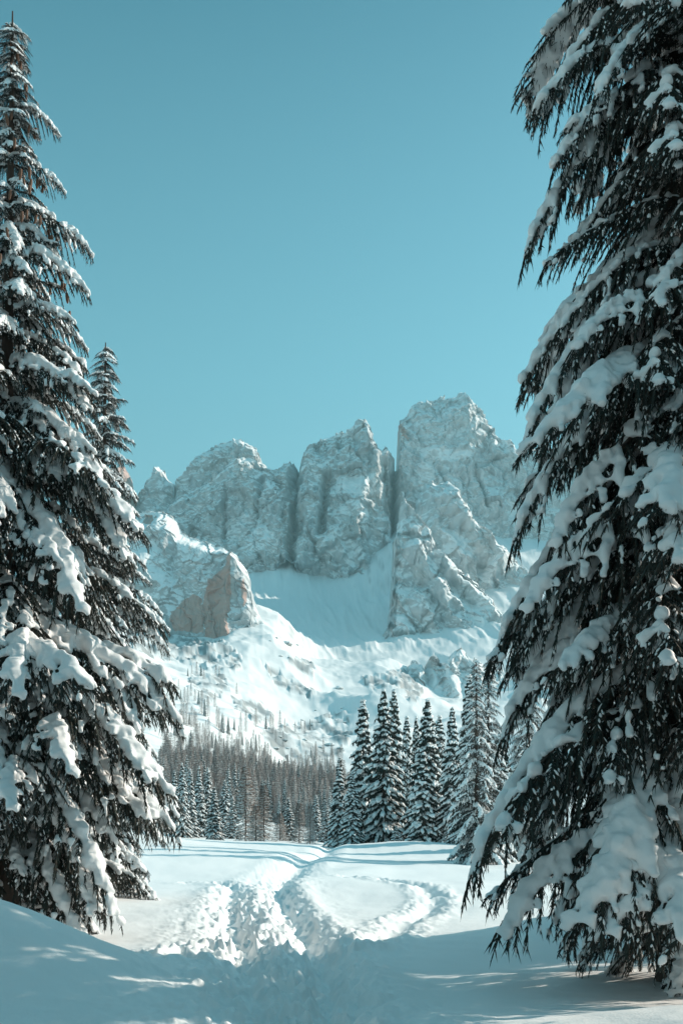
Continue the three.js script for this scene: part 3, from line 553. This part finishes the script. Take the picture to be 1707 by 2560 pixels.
// a large spruce whose every branch is a part; profile gives the reach of the branch tips at each height
function bigSpruce(label, group, [x, z], { height, profile, seed, kinds, r0 = 0.2, gap = [0.3, 0.42], per = 6, tips = [], cones = 0, hMin = 0.25, fat = 1, skip, dropK = 1 }) {
  const o = new THREE.Group(); o.name = numbered('spruce_tree'); scene.add(o); tag(o, label, 'tree', group);
  o.position.set(x, H(x, z) - 0.1, z);
  const axis = trunk(o, height, r0, seed), r = rng(seed * 13 + 5);
  const put = (kind, ho, len, az, tilt, k) => {
    const B = KINDS[kind], m = mesh('branch', B.needles, M.foliage, o), s = len / BL / B.reach, wd = clamp(s * 1.12, 0.30, 1.15) * k; m.position.copy(axis(ho)); m.rotation.order = 'YZX'; m.rotation.set((r() - 0.5) * 0.3, az, tilt); m.scale.set(s, lerp(s, wd, 0.6), wd);
    const sn = mesh('snow', B.snow, M.snow, m); if (B.load < 0.05) sn.userData.kind = 'stuff'; return m;
  };
  let y = height - 0.25, w = 0, count = 0;
  while (y > hMin && count < 285) {
    const top = sstep(height, height - 3.5, y), len0 = 0.12 + profile(y), np = Math.round(lerp(4, per, top)), ph = r() * 6.28;
    for (let k = 0; k < np; k++) {
      const az = ph + k / np * 6.283 + (r() - 0.5) * 0.5; if (skip && skip(az, y)) continue;
      const kind = kinds[Math.floor(r() * kinds.length)], B = KINDS[kind];
      let len = len0; for (let i = 0; i < 3; i++) len = Math.max(0.22, profile(Math.max(0, y - len * B.drop * dropK * top)));
      len *= r() < 0.3 ? 0.5 + 0.3 * r() : 0.74 + 0.30 * r();
      let ho = y + (r() - 0.5) * 0.25; const tilt = lerp(0.45, (r() - 0.42) * 0.42, top);
      ho = Math.max(ho, len * B.drop * 0.72 + 0.15);
      put(kind, ho, len, az, tilt, fat); count++;
    }
    y -= lerp(0.22, lerp(gap[1], gap[0], clamp(y / height, 0, 1)), top); w++;
  }
  for (const [kind, tipX, tipY, az, k] of tips) {               // limbs that make the outline: tip given in metres from the trunk
    const B = KINDS[kind], ho = tipY + tipX * B.drop / B.reach; if (count < 298) { put(kind, Math.min(ho, height - 0.3), tipX, az, 0, k ?? fat); count++; }
  }
  for (let i = 0; i < cones; i++) {
    const h = height * (0.70 + 0.27 * r()), az = (r() - 0.62) * 2.6, len = profile(h) * (0.8 + 0.2 * r()), c = mesh('cone', coneGeo, M.cone, o), p = axis(h + 0.25); c.position.set(p.x + Math.cos(az) * len, h - 0.05 - 0.1 * r(), p.z - Math.sin(az) * len); c.rotation.set((r() - 0.5) * 0.4, 0, (r() - 0.5) * 0.4); c.scale.setScalar(1.0 + 0.4 * r());
  }
  return o;
}
// outline points (photo pixels) of one side of a tree -> reach from its trunk at each height
function outline(trunkPx, d, pts, base) { return (() => { const a = pts.map(([px, py]) => { const v = at(px, py, d), t = at(trunkPx, py, d); return [v.y - base, Math.abs(v.x - t.x)]; }).sort((p, q) => p[0] - q[0]); return (h) => interp(a, h); })(); }
function standAt(px, d) { const v = at(px, 2200, d); return [v.x, -d]; }

{
  // left foreground spruce
  let d = 17, [x, z] = standAt(14, d), base = H(x, z);
  const topV = at(22, 2, d), hgt = topV.y - base;
  const tx = (px, py) => { const v = at(px, py, d); return [v.x - x, v.y - base]; };
  const prof = outline(14, d, [[26, 10], [52, 120], [85, 230], [118, 350], [140, 470], [175, 560], [205, 660], [212, 760], [235, 900], [280, 1080], [310, 1220], [335, 1380], [385, 1560], [425, 1750], [440, 1900], [430, 2040], [395, 2150], [345, 2260], [310, 2400]], base);
  bigSpruce('tall snow-laden spruce cut by the left edge of the photo, brown cones near its top', 'big spruces framing the view', [x, z], {
    height: hgt, profile: (q) => lerp(lerp(0.97, 1.12, sstep(4.5, 6, q) * sstep(8, 7, q)), 0.74, sstep(9, 12.5, q)) * prof(q), seed: 11, kinds: [0, 0, 1, 4, 5, 4, 7, 6, 8, 1], r0: 0.19, per: 6, gap: [0.34, 0.40], cones: 46, hMin: 0.5, fat: 1.0,
    tips: [[1, ...tx(215, 612), 0.1], [4, ...tx(222, 730), -0.3], [1, ...tx(148, 455), 0.0], [4, ...tx(130, 300), 0.1], [5, ...tx(300, 1235), -0.5], [5, ...tx(350, 1390), -0.3], [4, ...tx(440, 1790), -0.1], [1, ...tx(440, 1965), -0.2], [4, ...tx(425, 2050), 0.15], [3, ...tx(362, 2230), -0.4], [3, ...tx(330, 2385), -0.55]],
  });
  // second spruce behind it
  d = 25; [x, z] = standAt(256, d); base = H(x, z);
  const h2 = at(250, 842, d).y - base;
  bigSpruce('slim sunlit spruce standing just behind the large left spruce', 'big spruces framing the view', [x, z], {
    height: h2, profile: ((f) => (q) => 1.22 * f(q))(outline(256, d, [[264, 850], [292, 930], [306, 1000], [320, 1110], [330, 1230], [350, 1330], [372, 1480], [385, 1600], [405, 1750], [420, 1900], [430, 2050], [400, 2200]], base)), seed: 23, kinds: [0, 1, 4, 7, 6, 4], r0: 0.17, per: 7, gap: [0.30, 0.40], hMin: 0.4, fat: 1.0,
  });
  // third, between and behind, closes the left edge
  d = 21; [x, z] = standAt(-170, d); base = H(x, z);
  bigSpruce('dark spruce half hidden behind the large left spruce at the very left edge', 'big spruces framing the view', [x, z], {
    height: 13.5, profile: (h) => 2.9 * (1 - h / 13.7), seed: 29, kinds: [0, 1, 7, 6, 4], r0: 0.17, per: 6, gap: [0.4, 0.5], hMin: 0.4,
  });
  // right foreground spruce
  d = 12.0; [x, z] = standAt(1712, d); base = H(x, z);
  const rx = (px, py) => { const v = at(px, py, d); return [x - v.x, v.y - base]; };
  const L = Math.PI;
  const profR = outline(1712, d, [[1400, -500], [1360, -200], [1335, 0], [1312, 200], [1305, 420], [1300, 600], [1315, 860], [1310, 1060], [1295, 1300], [1268, 1520], [1230, 1750], [1190, 1950], [1180, 2120], [1240, 2260], [1420, 2400]], base);
  const HR = 21;
  bigSpruce('huge snow-laden spruce filling the right edge with thick drooping pillows of snow', 'big spruces framing the view', [x, z], {
    height: HR, profile: (h) => 1.04 * profR(h) * sstep(HR + 0.5, HR - 7, h), skip: (az, y) => Math.cos(az) > 0.35 && y < 7 && y > 1.2 && Math.sin(az * 7 + y * 5) > -0.25, seed: 37, kinds: [1, 1, 4, 5, 7, 2, 5, 0, 8, 8, 8], r0: 0.27, per: 6, gap: [0.42, 0.44], hMin: 0.7, fat: 1.12,
    tips: [[7, ...rx(1335, 195), L], [1, ...rx(1345, 410), L + 0.2], [2, ...rx(1285, 580), L], [1, ...rx(1297, 865), L - 0.1], [2, ...rx(1275, 1058), L + 0.1], [2, ...rx(1262, 1285), L], [2, ...rx(1226, 1548), L - 0.1], [1, ...rx(1262, 1500), L + 0.5], [2, ...rx(1240, 1770), L], [2, ...rx(1134, 2135), L + 0.1], [1, ...rx(1205, 2245), L + 0.5], [5, ...rx(1235, 2200), L + 0.8], [5, ...rx(1390, 2120), L + 1.1, 1.3], [5, ...rx(1480, 2390), L + 1.0]],
  });
  // its neighbour past the right edge; only its shadow and a few boughs reach the picture
  bigSpruce('spruce at the far right edge, mostly outside the photo, behind the huge right spruce', 'big spruces framing the view', [6.9, -16.7], {
    height: 17, profile: (h) => 2.9 * (1 - h / 17.3), seed: 41, kinds: [2, 3, 1, 7, 8], r0: 0.22, per: 6, gap: [0.42, 0.5], hMin: 0.4, fat: 1.05,
  });
  // double-topped spruce in the middle distance and its neighbours
  for (const [px, top, dd, wid, seed, label] of [
    [1192, 1642, 52, 86, 53, 'snowy spruce with the left of two close tops, right of the middle tree cluster'],
    [1222, 1636, 55, 92, 59, 'snowy spruce with the right of two close tops beside the huge right spruce'],
    [1318, 1588, 58, 90, 61, 'snowy spruce whose thin top shows between boughs of the huge right spruce'],
  ]) {
    const [sx, sz] = standAt(px, dd), b = H(sx, sz), h = at(px, top, dd).y - b, rad = wid / FPX * dd;
    bigSpruce(label, 'middle distance spruces on the right', [sx, sz], { height: h, profile: (q) => 0.12 + rad * Math.pow(1 - clamp(q / h, 0, 1), 0.85), seed, kinds: [0, 1, 4, 7, 5], r0: 0.14, per: 6, gap: [0.36, 0.46], hMin: 0.3, fat: 0.9 });
  }
}

// ------------------------------------------------------------------ middle distance spruces: trunk, crown, snow
function spruceShape(seed, Ht, R, whorls, per, load) {
  const r = rng(seed), T = new Tris(), S = new Tris();
  for (let w = 0; w < whorls; w++) {
    const t = (w + 0.4) / whorls, yw = Ht * (1 - t) ** 0.92 * 0.985 + 0.1, len0 = R * Math.pow(t, 0.82) + 0.10, np = Math.round(lerp(4, per, Math.min(1, t * 2.2))), ph = r() * 6.28;
    for (let k = 0; k < np; k++) {
      const az = ph + k / np * 6.283 + (r() - 0.5) * 0.5, len = len0 * (0.58 + 0.56 * r()), y0 = yw + (r() - 0.5) * 2.6 * Ht / whorls * Math.min(1, t * 4), dr = 0.35 + 0.45 * r() - 0.5 * (1 - Math.min(1, t * 4));
      const nf = Math.max(2, Math.round(2 + len * 4.2));
      const limb = (s, off) => { const a = az + off * (0.7 / (0.45 + len)); const q = len * s; return V(Math.cos(a) * q, y0 - q * dr * (0.45 + 0.55 * s), Math.sin(a) * q); };
      for (let f = 0; f < nf; f++) {
        const off = nf === 1 ? 0 : (f / (nf - 1) - 0.5) * 0.85 + (r() - 0.5) * 0.15, e = 1 - 0.75 * Math.abs(off), g0 = 0.7 + 0.6 * r(), c = [0.030 * g0, 0.044 * g0, 0.038 * g0];
        const a = limb(0.15, off * 0.3), m = limb(0.55 * e + 0.1, off), b = limb(e, off).add(V(0, -0.05, 0));
        T.spindle(a, m, 0.045, c, 3, 0.6); T.spindle(m, b, 0.07, c, 3, 0.35, 0.7);
        for (let h = 0; h < 3; h++) { const p = limb(e * (0.35 + 0.6 * r()), off), l = 0.13 + 0.2 * r(); T.spindle(p, p.clone().add(V((r() - 0.5) * 0.16, -l, (r() - 0.5) * 0.16)), 0.045, c, 3, 0.35, 0.7); }
        if (r() < load) { const R2 = 0.03 + 0.085 * r() * r() + 0.02 * r(), p = m.clone().lerp(a, 0.35 * r()), q = b.clone().lerp(m, 0.25 * r()); p.y += R2 * 0.9; q.y += R2 * 0.7; S.spindle(p, q, R2 * 1.35, [1, 1, 1], 5, 0.55, 0.35, 0.03); }
        if (r() < load * 0.6) { const R2 = 0.05 + 0.05 * r(), p = limb(e * 0.15, off * 0.4), q = limb(e * 0.6, off); p.y += R2; q.y += R2 * 0.8; S.spindle(p, q, R2 * 1.2, [1, 1, 1], 5, 0.55, 0.3, 0.03); }
      }
    }
  }
  const tr = new Tris(); tr.tube([V(0, -0.5, 0), V(0, Ht * 0.5, 0), V(0, Ht, 0)], [0.16, 0.09, 0.015], [1, 1, 1], 6);
  const st = S.geometry(); st.deleteAttribute('color'); const tg = tr.geometry(); tg.deleteAttribute('color');
  return { crown: T.geometry(), snow: st, trunk: tg, Ht, R };
}
const SP = [spruceShape(201, 10, 1.55, 44, 7, 0.68), spruceShape(202, 10, 1.7, 38, 8, 0.58), spruceShape(203, 10, 1.45, 46, 6, 0.76), spruceShape(204, 6, 1.3, 20, 7, 0.75)];
function protoSpruce(k) { const o = new THREE.Group(), P = SP[k]; mesh('trunk', P.trunk, M.bark, o); const c = mesh('crown', P.crown, M.foliage, o); mesh('snow', P.snow, M.snow, c); return o; }
const PROTO = SP.map((_, k) => protoSpruce(k));
function plant(proto, name, label, category, group, pos, sx, sy, turn) { const o = proto.clone(); o.name = numbered(name); scene.add(o); o.position.copy(pos); o.scale.set(sx, sy, sx); o.rotation.y = turn; tag(o, label, category, group); return o; }
function midSpruce(k, px, top, base, d, halfW, label, group) {
  const [x, z] = standAt(px, d), y = H(x, z), h = at(px, top, d).y - y, P = SP[k], w = halfW / FPX * d;
  return plant(PROTO[k], 'spruce_tree', label, 'tree', group, V(x, y - 0.1, z), w / P.R * 1.26, h / P.Ht, px * 1.7);
}
const CL = 'spruces of the middle cluster', BK = 'trees along the far edge of the snowfield';
midSpruce(0, 849, 1891, 2117, 112, 34, 'shortest dark spruce at the left end of the middle cluster', CL);
midSpruce(2, 907, 1747, 2124, 105, 56, 'tall spruce second from the left in the middle cluster', CL);
midSpruce(1, 958, 1721, 2130, 100, 62, 'tallest snowy spruce of the middle cluster, left of the gap', CL);
midSpruce(0, 983, 1723, 2118, 112, 52, 'spruce right behind the tallest one of the middle cluster, tops almost touching', CL);
midSpruce(2, 1016, 1790, 2118, 122, 40, 'spruce with a low top showing in the gap of the middle cluster', CL);
midSpruce(0, 1040, 1790, 2118, 124, 34, 'thin spruce top just left of the broad snowy spruce', CL);
midSpruce(1, 1068, 1747, 2133, 98, 66, 'broad snowy spruce right of the gap in the middle cluster', CL);
midSpruce(3, 1059, 1882, 2133, 92, 50, 'lower bright snowy spruce standing in front of the broad spruce', CL);
midSpruce(2, 1098, 1787, 2120, 114, 46, 'spruce peeping out right behind the broad snowy spruce', CL);
midSpruce(0, 1130, 1765, 2122, 92, 46, 'dark spruce at the right end of the middle cluster', CL);
midSpruce(2, 1172, 1685, 2122, 84, 52, 'spruce close behind the double tops on the right', CL);
midSpruce(3, 1117, 2068, 2133, 88, 17, 'little snowy sapling at the right foot of the middle cluster', CL);
midSpruce(3, 990, 2063, 2133, 90, 20, 'little snowy sapling at the foot of the tallest middle spruce', CL);
midSpruce(1, 1250, 1820, 2130, 78, 60, 'spruce behind the lower left boughs of the huge right spruce', CL);
for (const [ox, oz, k] of [[9.2, -7.5, 0], [-8.6, -8, 1], [5.5, 4, 2], [-4.5, 5, 0], [0.5, 9, 1], [10, 1, 1], [-9.5, 0, 2]])   // unseen spruces around the camera, out of view, placed to darken the near snow
  plant(PROTO[k], 'spruce_tree', 'unseen spruce out of view around the viewpoint, placed to darken the near snow', 'tree', 'unseen spruces around the viewpoint', V(ox, H(ox, oz) - 0.2, oz), 2.3, 2.3, ox);
midSpruce(0, 880, 1930, 2126, 98, 32, 'small spruce filling the left foot of the middle cluster', CL);
midSpruce(0, 456, 1906, 2102, 134, 24, 'slender spruce nearest the large left spruce at the snowfield edge', BK);
midSpruce(2, 476, 1921, 2102, 137, 22, 'second slender spruce from the left at the snowfield edge', BK);
midSpruce(0, 498, 1915, 2085, 150, 24, 'spruce behind the slender ones left of the dark front spruce', BK);
midSpruce(2, 520, 1918, 2085, 152, 26, 'spruce with a bushy top right above the dark front spruce', BK);
midSpruce(1, 536, 1966, 2110, 126, 26, 'small dark front spruce by a snow hump at the snowfield edge', BK);
midSpruce(3, 503, 1985, 2080, 140, 22, 'short snow-white spruce left of the dark front spruce', BK);
midSpruce(0, 562, 1949, 2092, 148, 24, 'spruce between the dark front spruce and the brown larch', BK);
midSpruce(2, 582, 1990, 2092, 142, 20, 'small spruce at the left foot of the brown larch', BK);
midSpruce(0, 437, 1925, 2095, 142, 24, 'spruce half hidden by the lower boughs of the large left spruce', BK);
midSpruce(2, 790, 1986, 2104, 138, 20, 'small spruce left of the middle cluster, one tree away from it', BK);
midSpruce(0, 815, 2000, 2104, 134, 20, 'small snowy spruce next to the left end of the middle cluster', BK);
midSpruce(1, 722, 1994, 2114, 130, 24, 'spruce of middling height right of the two brown larches', BK);

// ------------------------------------------------------------------ larches: bare, brown, thinly lined with snow
function larchShape(seed, Ht, R, whorls, per, tw, tone, load = 0.75, thin = 0.13, tk = 1, sr = 0.032) {
  const r = rng(seed), T = new Tris(), S = new Tris();
  T.tube([V(0, -0.6, 0), V(0.05, Ht * 0.5, 0), V(0, Ht, 0)], [thin, thin * 0.6, 0.012], tone.map((c) => c * 0.9), 5);
  for (let w = 0; w < whorls; w++) {
    const t = (w + 0.5) / whorls, y = Ht * (1 - t * 0.93), len0 = R * Math.pow(t, 0.7) + 0.12, np = per, ph = r() * 6.28;
    for (let k = 0; k < np; k++) {
      const az = ph + k / np * 6.283 + (r() - 0.5) * 0.6, len = len0 * (0.6 + 0.55 * r()), dr = 0.28 + 0.3 * r(), y0 = y + (r() - 0.5) * 0.3, g0 = 0.75 + 0.5 * r(), c = tone.map((v) => v * g0);
      const q = (s) => V(Math.cos(az) * len * s, y0 - len * dr * s + len * 0.30 * s * s * s, Math.sin(az) * len * s);
      T.spindle(q(0), q(0.55), 0.022 * tk, c, 3, 0.1, 1.1); T.spindle(q(0.5), q(1), 0.018 * tk, c, 3, 0.1, 1.1);
      for (let j = 0; j < tw; j++) { const s = 0.25 + 0.72 * r(), p = q(s), l = 0.16 + 0.26 * r(), a2 = az + (r() < 0.5 ? -1 : 1) * (0.6 + 0.6 * r()); T.spindle(p, p.clone().add(V(Math.cos(a2) * l * tk, -l * (0.5 + 0.7 * r()), Math.sin(a2) * l * tk)), 0.013 * tk, c, 3, 0.2, 1); }
      if (r() < load) { const a = q(0.12), b = q(0.95); const m = q(0.55); a.y += 0.035; m.y += 0.04; b.y += 0.03; S.spindle(a, m, sr, [1, 1, 1], 4, 0.6, 0.6); S.spindle(m, b, sr, [1, 1, 1], 4, 0.4, 0.9); }
    }
  }
  const s = S.geometry(); s.deleteAttribute('color'); return { crown: T.geometry(), snow: s, Ht, R };
}
const BROWN = [0.20, 0.145, 0.118], GREY = [0.33, 0.27, 0.245], GREY2 = [0.30, 0.275, 0.265];
const LA = [larchShape(301, 10, 1.7, 36, 7, 9, BROWN, 1, 0.10, 1.35, 0.05), larchShape(302, 10, 1.5, 34, 7, 9, BROWN, 0.95, 0.09, 1.35, 0.05), larchShape(303, 14, 2.6, 26, 6, 8, GREY, 0.7, 0.09, 1.8, 0.05), larchShape(304, 14, 2.2, 24, 6, 8, GREY2, 0.6, 0.08, 1.8, 0.05)];
const LPROTO = LA.map((P) => { const o = new THREE.Group(); const c = mesh('crown', P.crown, M.foliage, o); mesh('snow', P.snow, M.snow, c); return o; });
function midLarch(k, px, top, d, halfW, label) { const [x, z] = standAt(px, d), y = H(x, z), h = at(px, top, d).y - y, P = LA[k]; return plant(LPROTO[k], 'larch_tree', label, 'tree', BK, V(x, y - 0.1, z), halfW / FPX * d / P.R, h / P.Ht, px * 0.9); }
midLarch(0, 614, 1912, 122, 40, 'tallest reddish-brown bare larch at the edge of the snowfield');
midLarch(1, 660, 1958, 125, 32, 'second brown larch with snow-lined twigs, right of the tallest larch');
midLarch(1, 748, 2003, 120, 28, 'low brown larch left of the track where it reaches the trees');
midLarch(0, 700, 2030, 128, 26, 'small brown larch between the two larger larches and the track');
midLarch(1, 640, 2010, 118, 30, 'short larch with long snow-lined twigs in front of the tallest larch');
midLarch(0, 775, 2010, 117, 20, 'thin bare larch just left of where the track meets the trees');
{
  const r = rng(77), group = 'scattered larches on the far slope';
  // counted trees on the open slope, base pixels
  const spots = [[398, 1745], [408, 1752], [425, 1738], [430, 1760], [442, 1750], [447, 1725], [452, 1748], [462, 1756], [470, 1762], [478, 1740], [488, 1752], [497, 1762], [505, 1785], [512, 1790], [520, 1792], [538, 1768], [455, 1800], [460, 1812], [467, 1815], [474, 1812], [480, 1818], [486, 1815], [543, 1818], [548, 1822], [556, 1830], [560, 1826], [571, 1835], [586, 1825], [597, 1858], [602, 1838], [606, 1862], [615, 1830], [593, 1880], [602, 1885], [628, 1882], [634, 1888], [640, 1878], [665, 1823], [677, 1830], [683, 1838], [640, 1818], [418, 1790], [412, 1850], [440, 1840], [452, 1850], [490, 1850], [500, 1860], [508, 1858], [515, 1852], [522, 1868], [530, 1870], [540, 1872], [505, 1890], [478, 1898], [492, 1905], [550, 1880], [560, 1890], [570, 1885], [580, 1896], [470, 1690], [480, 1685], [492, 1684], [503, 1688], [510, 1700], [522, 1662], [540, 1690], [548, 1700], [592, 1735], [700, 1830], [712, 1824], [738, 1830], [752, 1826], [762, 1835], [775, 1822], [690, 1860], [708, 1868]];
  for (const [px, py] of spots) { const v = hit(px, py, 200); if (!v) continue; const dark = r() < 0.3, s = 0.7 + 0.5 * r(); v.y -= 0.4;
    if (dark) plant(PROTO[Math.floor(r() * 3)], 'spruce_tree', 'small dark spruce among larches on the far slope', 'tree', 'scattered spruces on the far slope', v, s * 1.0, s * 1.1, r() * 6);
    else plant(LPROTO[2 + Math.floor(r() * 2)], 'larch_tree', 'bare grey larch among others scattered over the far snow slope', 'tree', group, v, s * 0.95, s, r() * 6); }
  // the wood below reads as one grey mass
  const poly = [[400, 1925], [430, 1880], [480, 1865], [560, 1870], [600, 1872], [650, 1885], [690, 1925], [760, 1915], [790, 1880], [850, 1870], [860, 1910], [812, 1925], [860, 1960], [900, 2085], [400, 2085]];
  const Ms = [[], [], [], []], m4 = new THREE.Matrix4(), q4 = new THREE.Quaternion();
  for (let n = 0; n < 6500; n++) {
    const px = 400 + 500 * r(), py = 1860 + 228 * r(); const sel = r();
    if (!inPoly(px, py, poly)) continue; if (r() > 0.12 + sstep(1870, 2030, py) + 0.7 * fbm(px / 40, py / 30, 3, 8.8)) continue; if (px > 690 && py < 1945 && r() < 0.5) continue;
    const v = hit(px, py, 250); if (!v || v.z > -255) continue; const s = 0.45 + 0.65 * r() * r() + 0.1 * r(), k = sel < 0.24 + 0.22 * sstep(1960, 2060, py) ? 2 + Math.floor(r() * 2) : Math.floor(r() * 2); v.y -= 0.5;
    q4.setFromAxisAngle(V(0, 1, 0), r() * 6.28); m4.compose(v, q4, V(s * 1.0, s * (k > 1 ? 1.25 : 1.0), s * 1.0)); Ms[k].push(m4.clone());
  }
  const wood = new THREE.Group(); wood.name = 'larch_wood'; scene.add(wood); tag(wood, 'grey-brown mass of bare larches with some spruces at the foot of the far slope', 'wood', null, 'stuff');
  const add = (name, g, m, list) => { const o = new THREE.InstancedMesh(g, m, list.length); list.forEach((q, i) => o.setMatrixAt(i, q)); o.name = name; o.castShadow = o.receiveShadow = true; wood.add(o); };
  for (const k of [0, 1]) { add('larches', LA[2 + k].crown, M.foliage, Ms[k]); add('snow', LA[2 + k].snow, M.snow, Ms[k]); }
  for (const k of [2, 3]) { add('spruces', SP[k - 2].crown, M.foliage, Ms[k]); add('snow', SP[k - 2].snow, M.snow, Ms[k]); }
}

// ------------------------------------------------------------------ boulders on the slopes
function boulderShape(seed) {
  const g = new THREE.IcosahedronGeometry(1, 5), p = g.attributes.position, c = [];
  const v = V(0, 0, 0), cuts = [], r = rng(seed); for (let i = 0; i < 9; i++) cuts.push([V(r() - 0.5, r() - 0.45, r() - 0.5).normalize(), 0.62 + 0.25 * r()]);
  for (let i = 0; i < p.count; i++) { v.fromBufferAttribute(p, i); for (const [n, d] of cuts) { const k = v.dot(n); if (k > d) v.addScaledVector(n, d - k); } v.multiplyScalar(1 + 0.12 * fbm(v.x * 2.5 + seed, v.y * 2.5, 3, v.z * 2.5)); v.y *= 0.72; p.setXYZ(i, v.x, v.y, v.z); }
  const q = g.clone(); q.deleteAttribute('uv'); q.deleteAttribute('normal'); q.computeVertexNormals();
  for (let i = 0; i < p.count; i++) { v.fromBufferAttribute(p, i); const s = sstep(0.0, 0.4, v.y + 0.35 * fbm(v.x * 4, v.z * 4, 3, seed)); c.push(...mix3(mix3(ROCK, ROCK2, 0.5 + fbm(v.x * 3, v.y * 3, 3, v.z * 3)), SNOW, s)); }
  q.setAttribute('color', new THREE.Float32BufferAttribute(c, 3)); return q;
}
{
  const shapes = [1, 2, 3, 4].map((s) => boulderShape(s * 17)), r = rng(91);
  const put = (px, py, w, label, group, hK = 1) => { const v = hit(px, py, 300); if (!v) return; const s = w / FPX * -v.z; const o = mesh('boulder', shapes[Math.floor(r() * 4)], M.stone, scene); o.position.copy(v); o.position.y -= 0.18 * s; o.scale.set(s, s * hK, s * 0.9); o.rotation.set(0, r() * 6, (r() - 0.5) * 0.3); tag(o, label, 'boulder', group); };
  put(845, 1722, 13, 'large snow-capped boulder alone on the bright slope below the basin lip', null, 1.1);
  put(716, 1608, 17, 'dark angular slab on the bright left slope below the bluff', null, 0.9);
  put(1008, 1582, 34, 'big round rock knob at the right rim of the shaded basin', null, 1.3);
  put(930, 1480, 16, 'small dark outcrop in the shaded snow below the central wall', null, 0.9);
  put(824, 1862, 15, 'dark overhanging boulder left of the middle cluster on the boulder-strewn slope', null, 0.9);
  for (const [px, py, w] of [[690, 1594, 5], [702, 1640, 7], [722, 1644, 6], [742, 1612, 5], [676, 1602, 5], [771, 1592, 4], [800, 1830, 9], [815, 1845, 9], [780, 1812, 7], [760, 1850, 9], [730, 1842, 9], [745, 1868, 10], [712, 1850, 8], [720, 1872, 10], [700, 1842, 7], [840, 1800, 6], [860, 1806, 7], [855, 1770, 6], [790, 1776, 5], [815, 1790, 5], [775, 1835, 8], [846, 1840, 8], [866, 1838, 8], [735, 1812, 6], [755, 1800, 5], [800, 1868, 10], [770, 1880, 11], [850, 1870, 9], [690, 1870, 9]])
    put(px, py, w, 'snow-covered boulder among others strewn over the far slope', 'boulders strewn over the far slope', 0.85);
}

// ------------------------------------------------------------------ draw
const renderer = new THREE.WebGLRenderer({ antialias: true });
renderer.setSize(682, 1024);
renderer.toneMapping = THREE.LinearToneMapping;
renderer.toneMappingExposure = EXPOSURE;
renderer.shadowMap.enabled = true;
renderer.render(scene, camera);
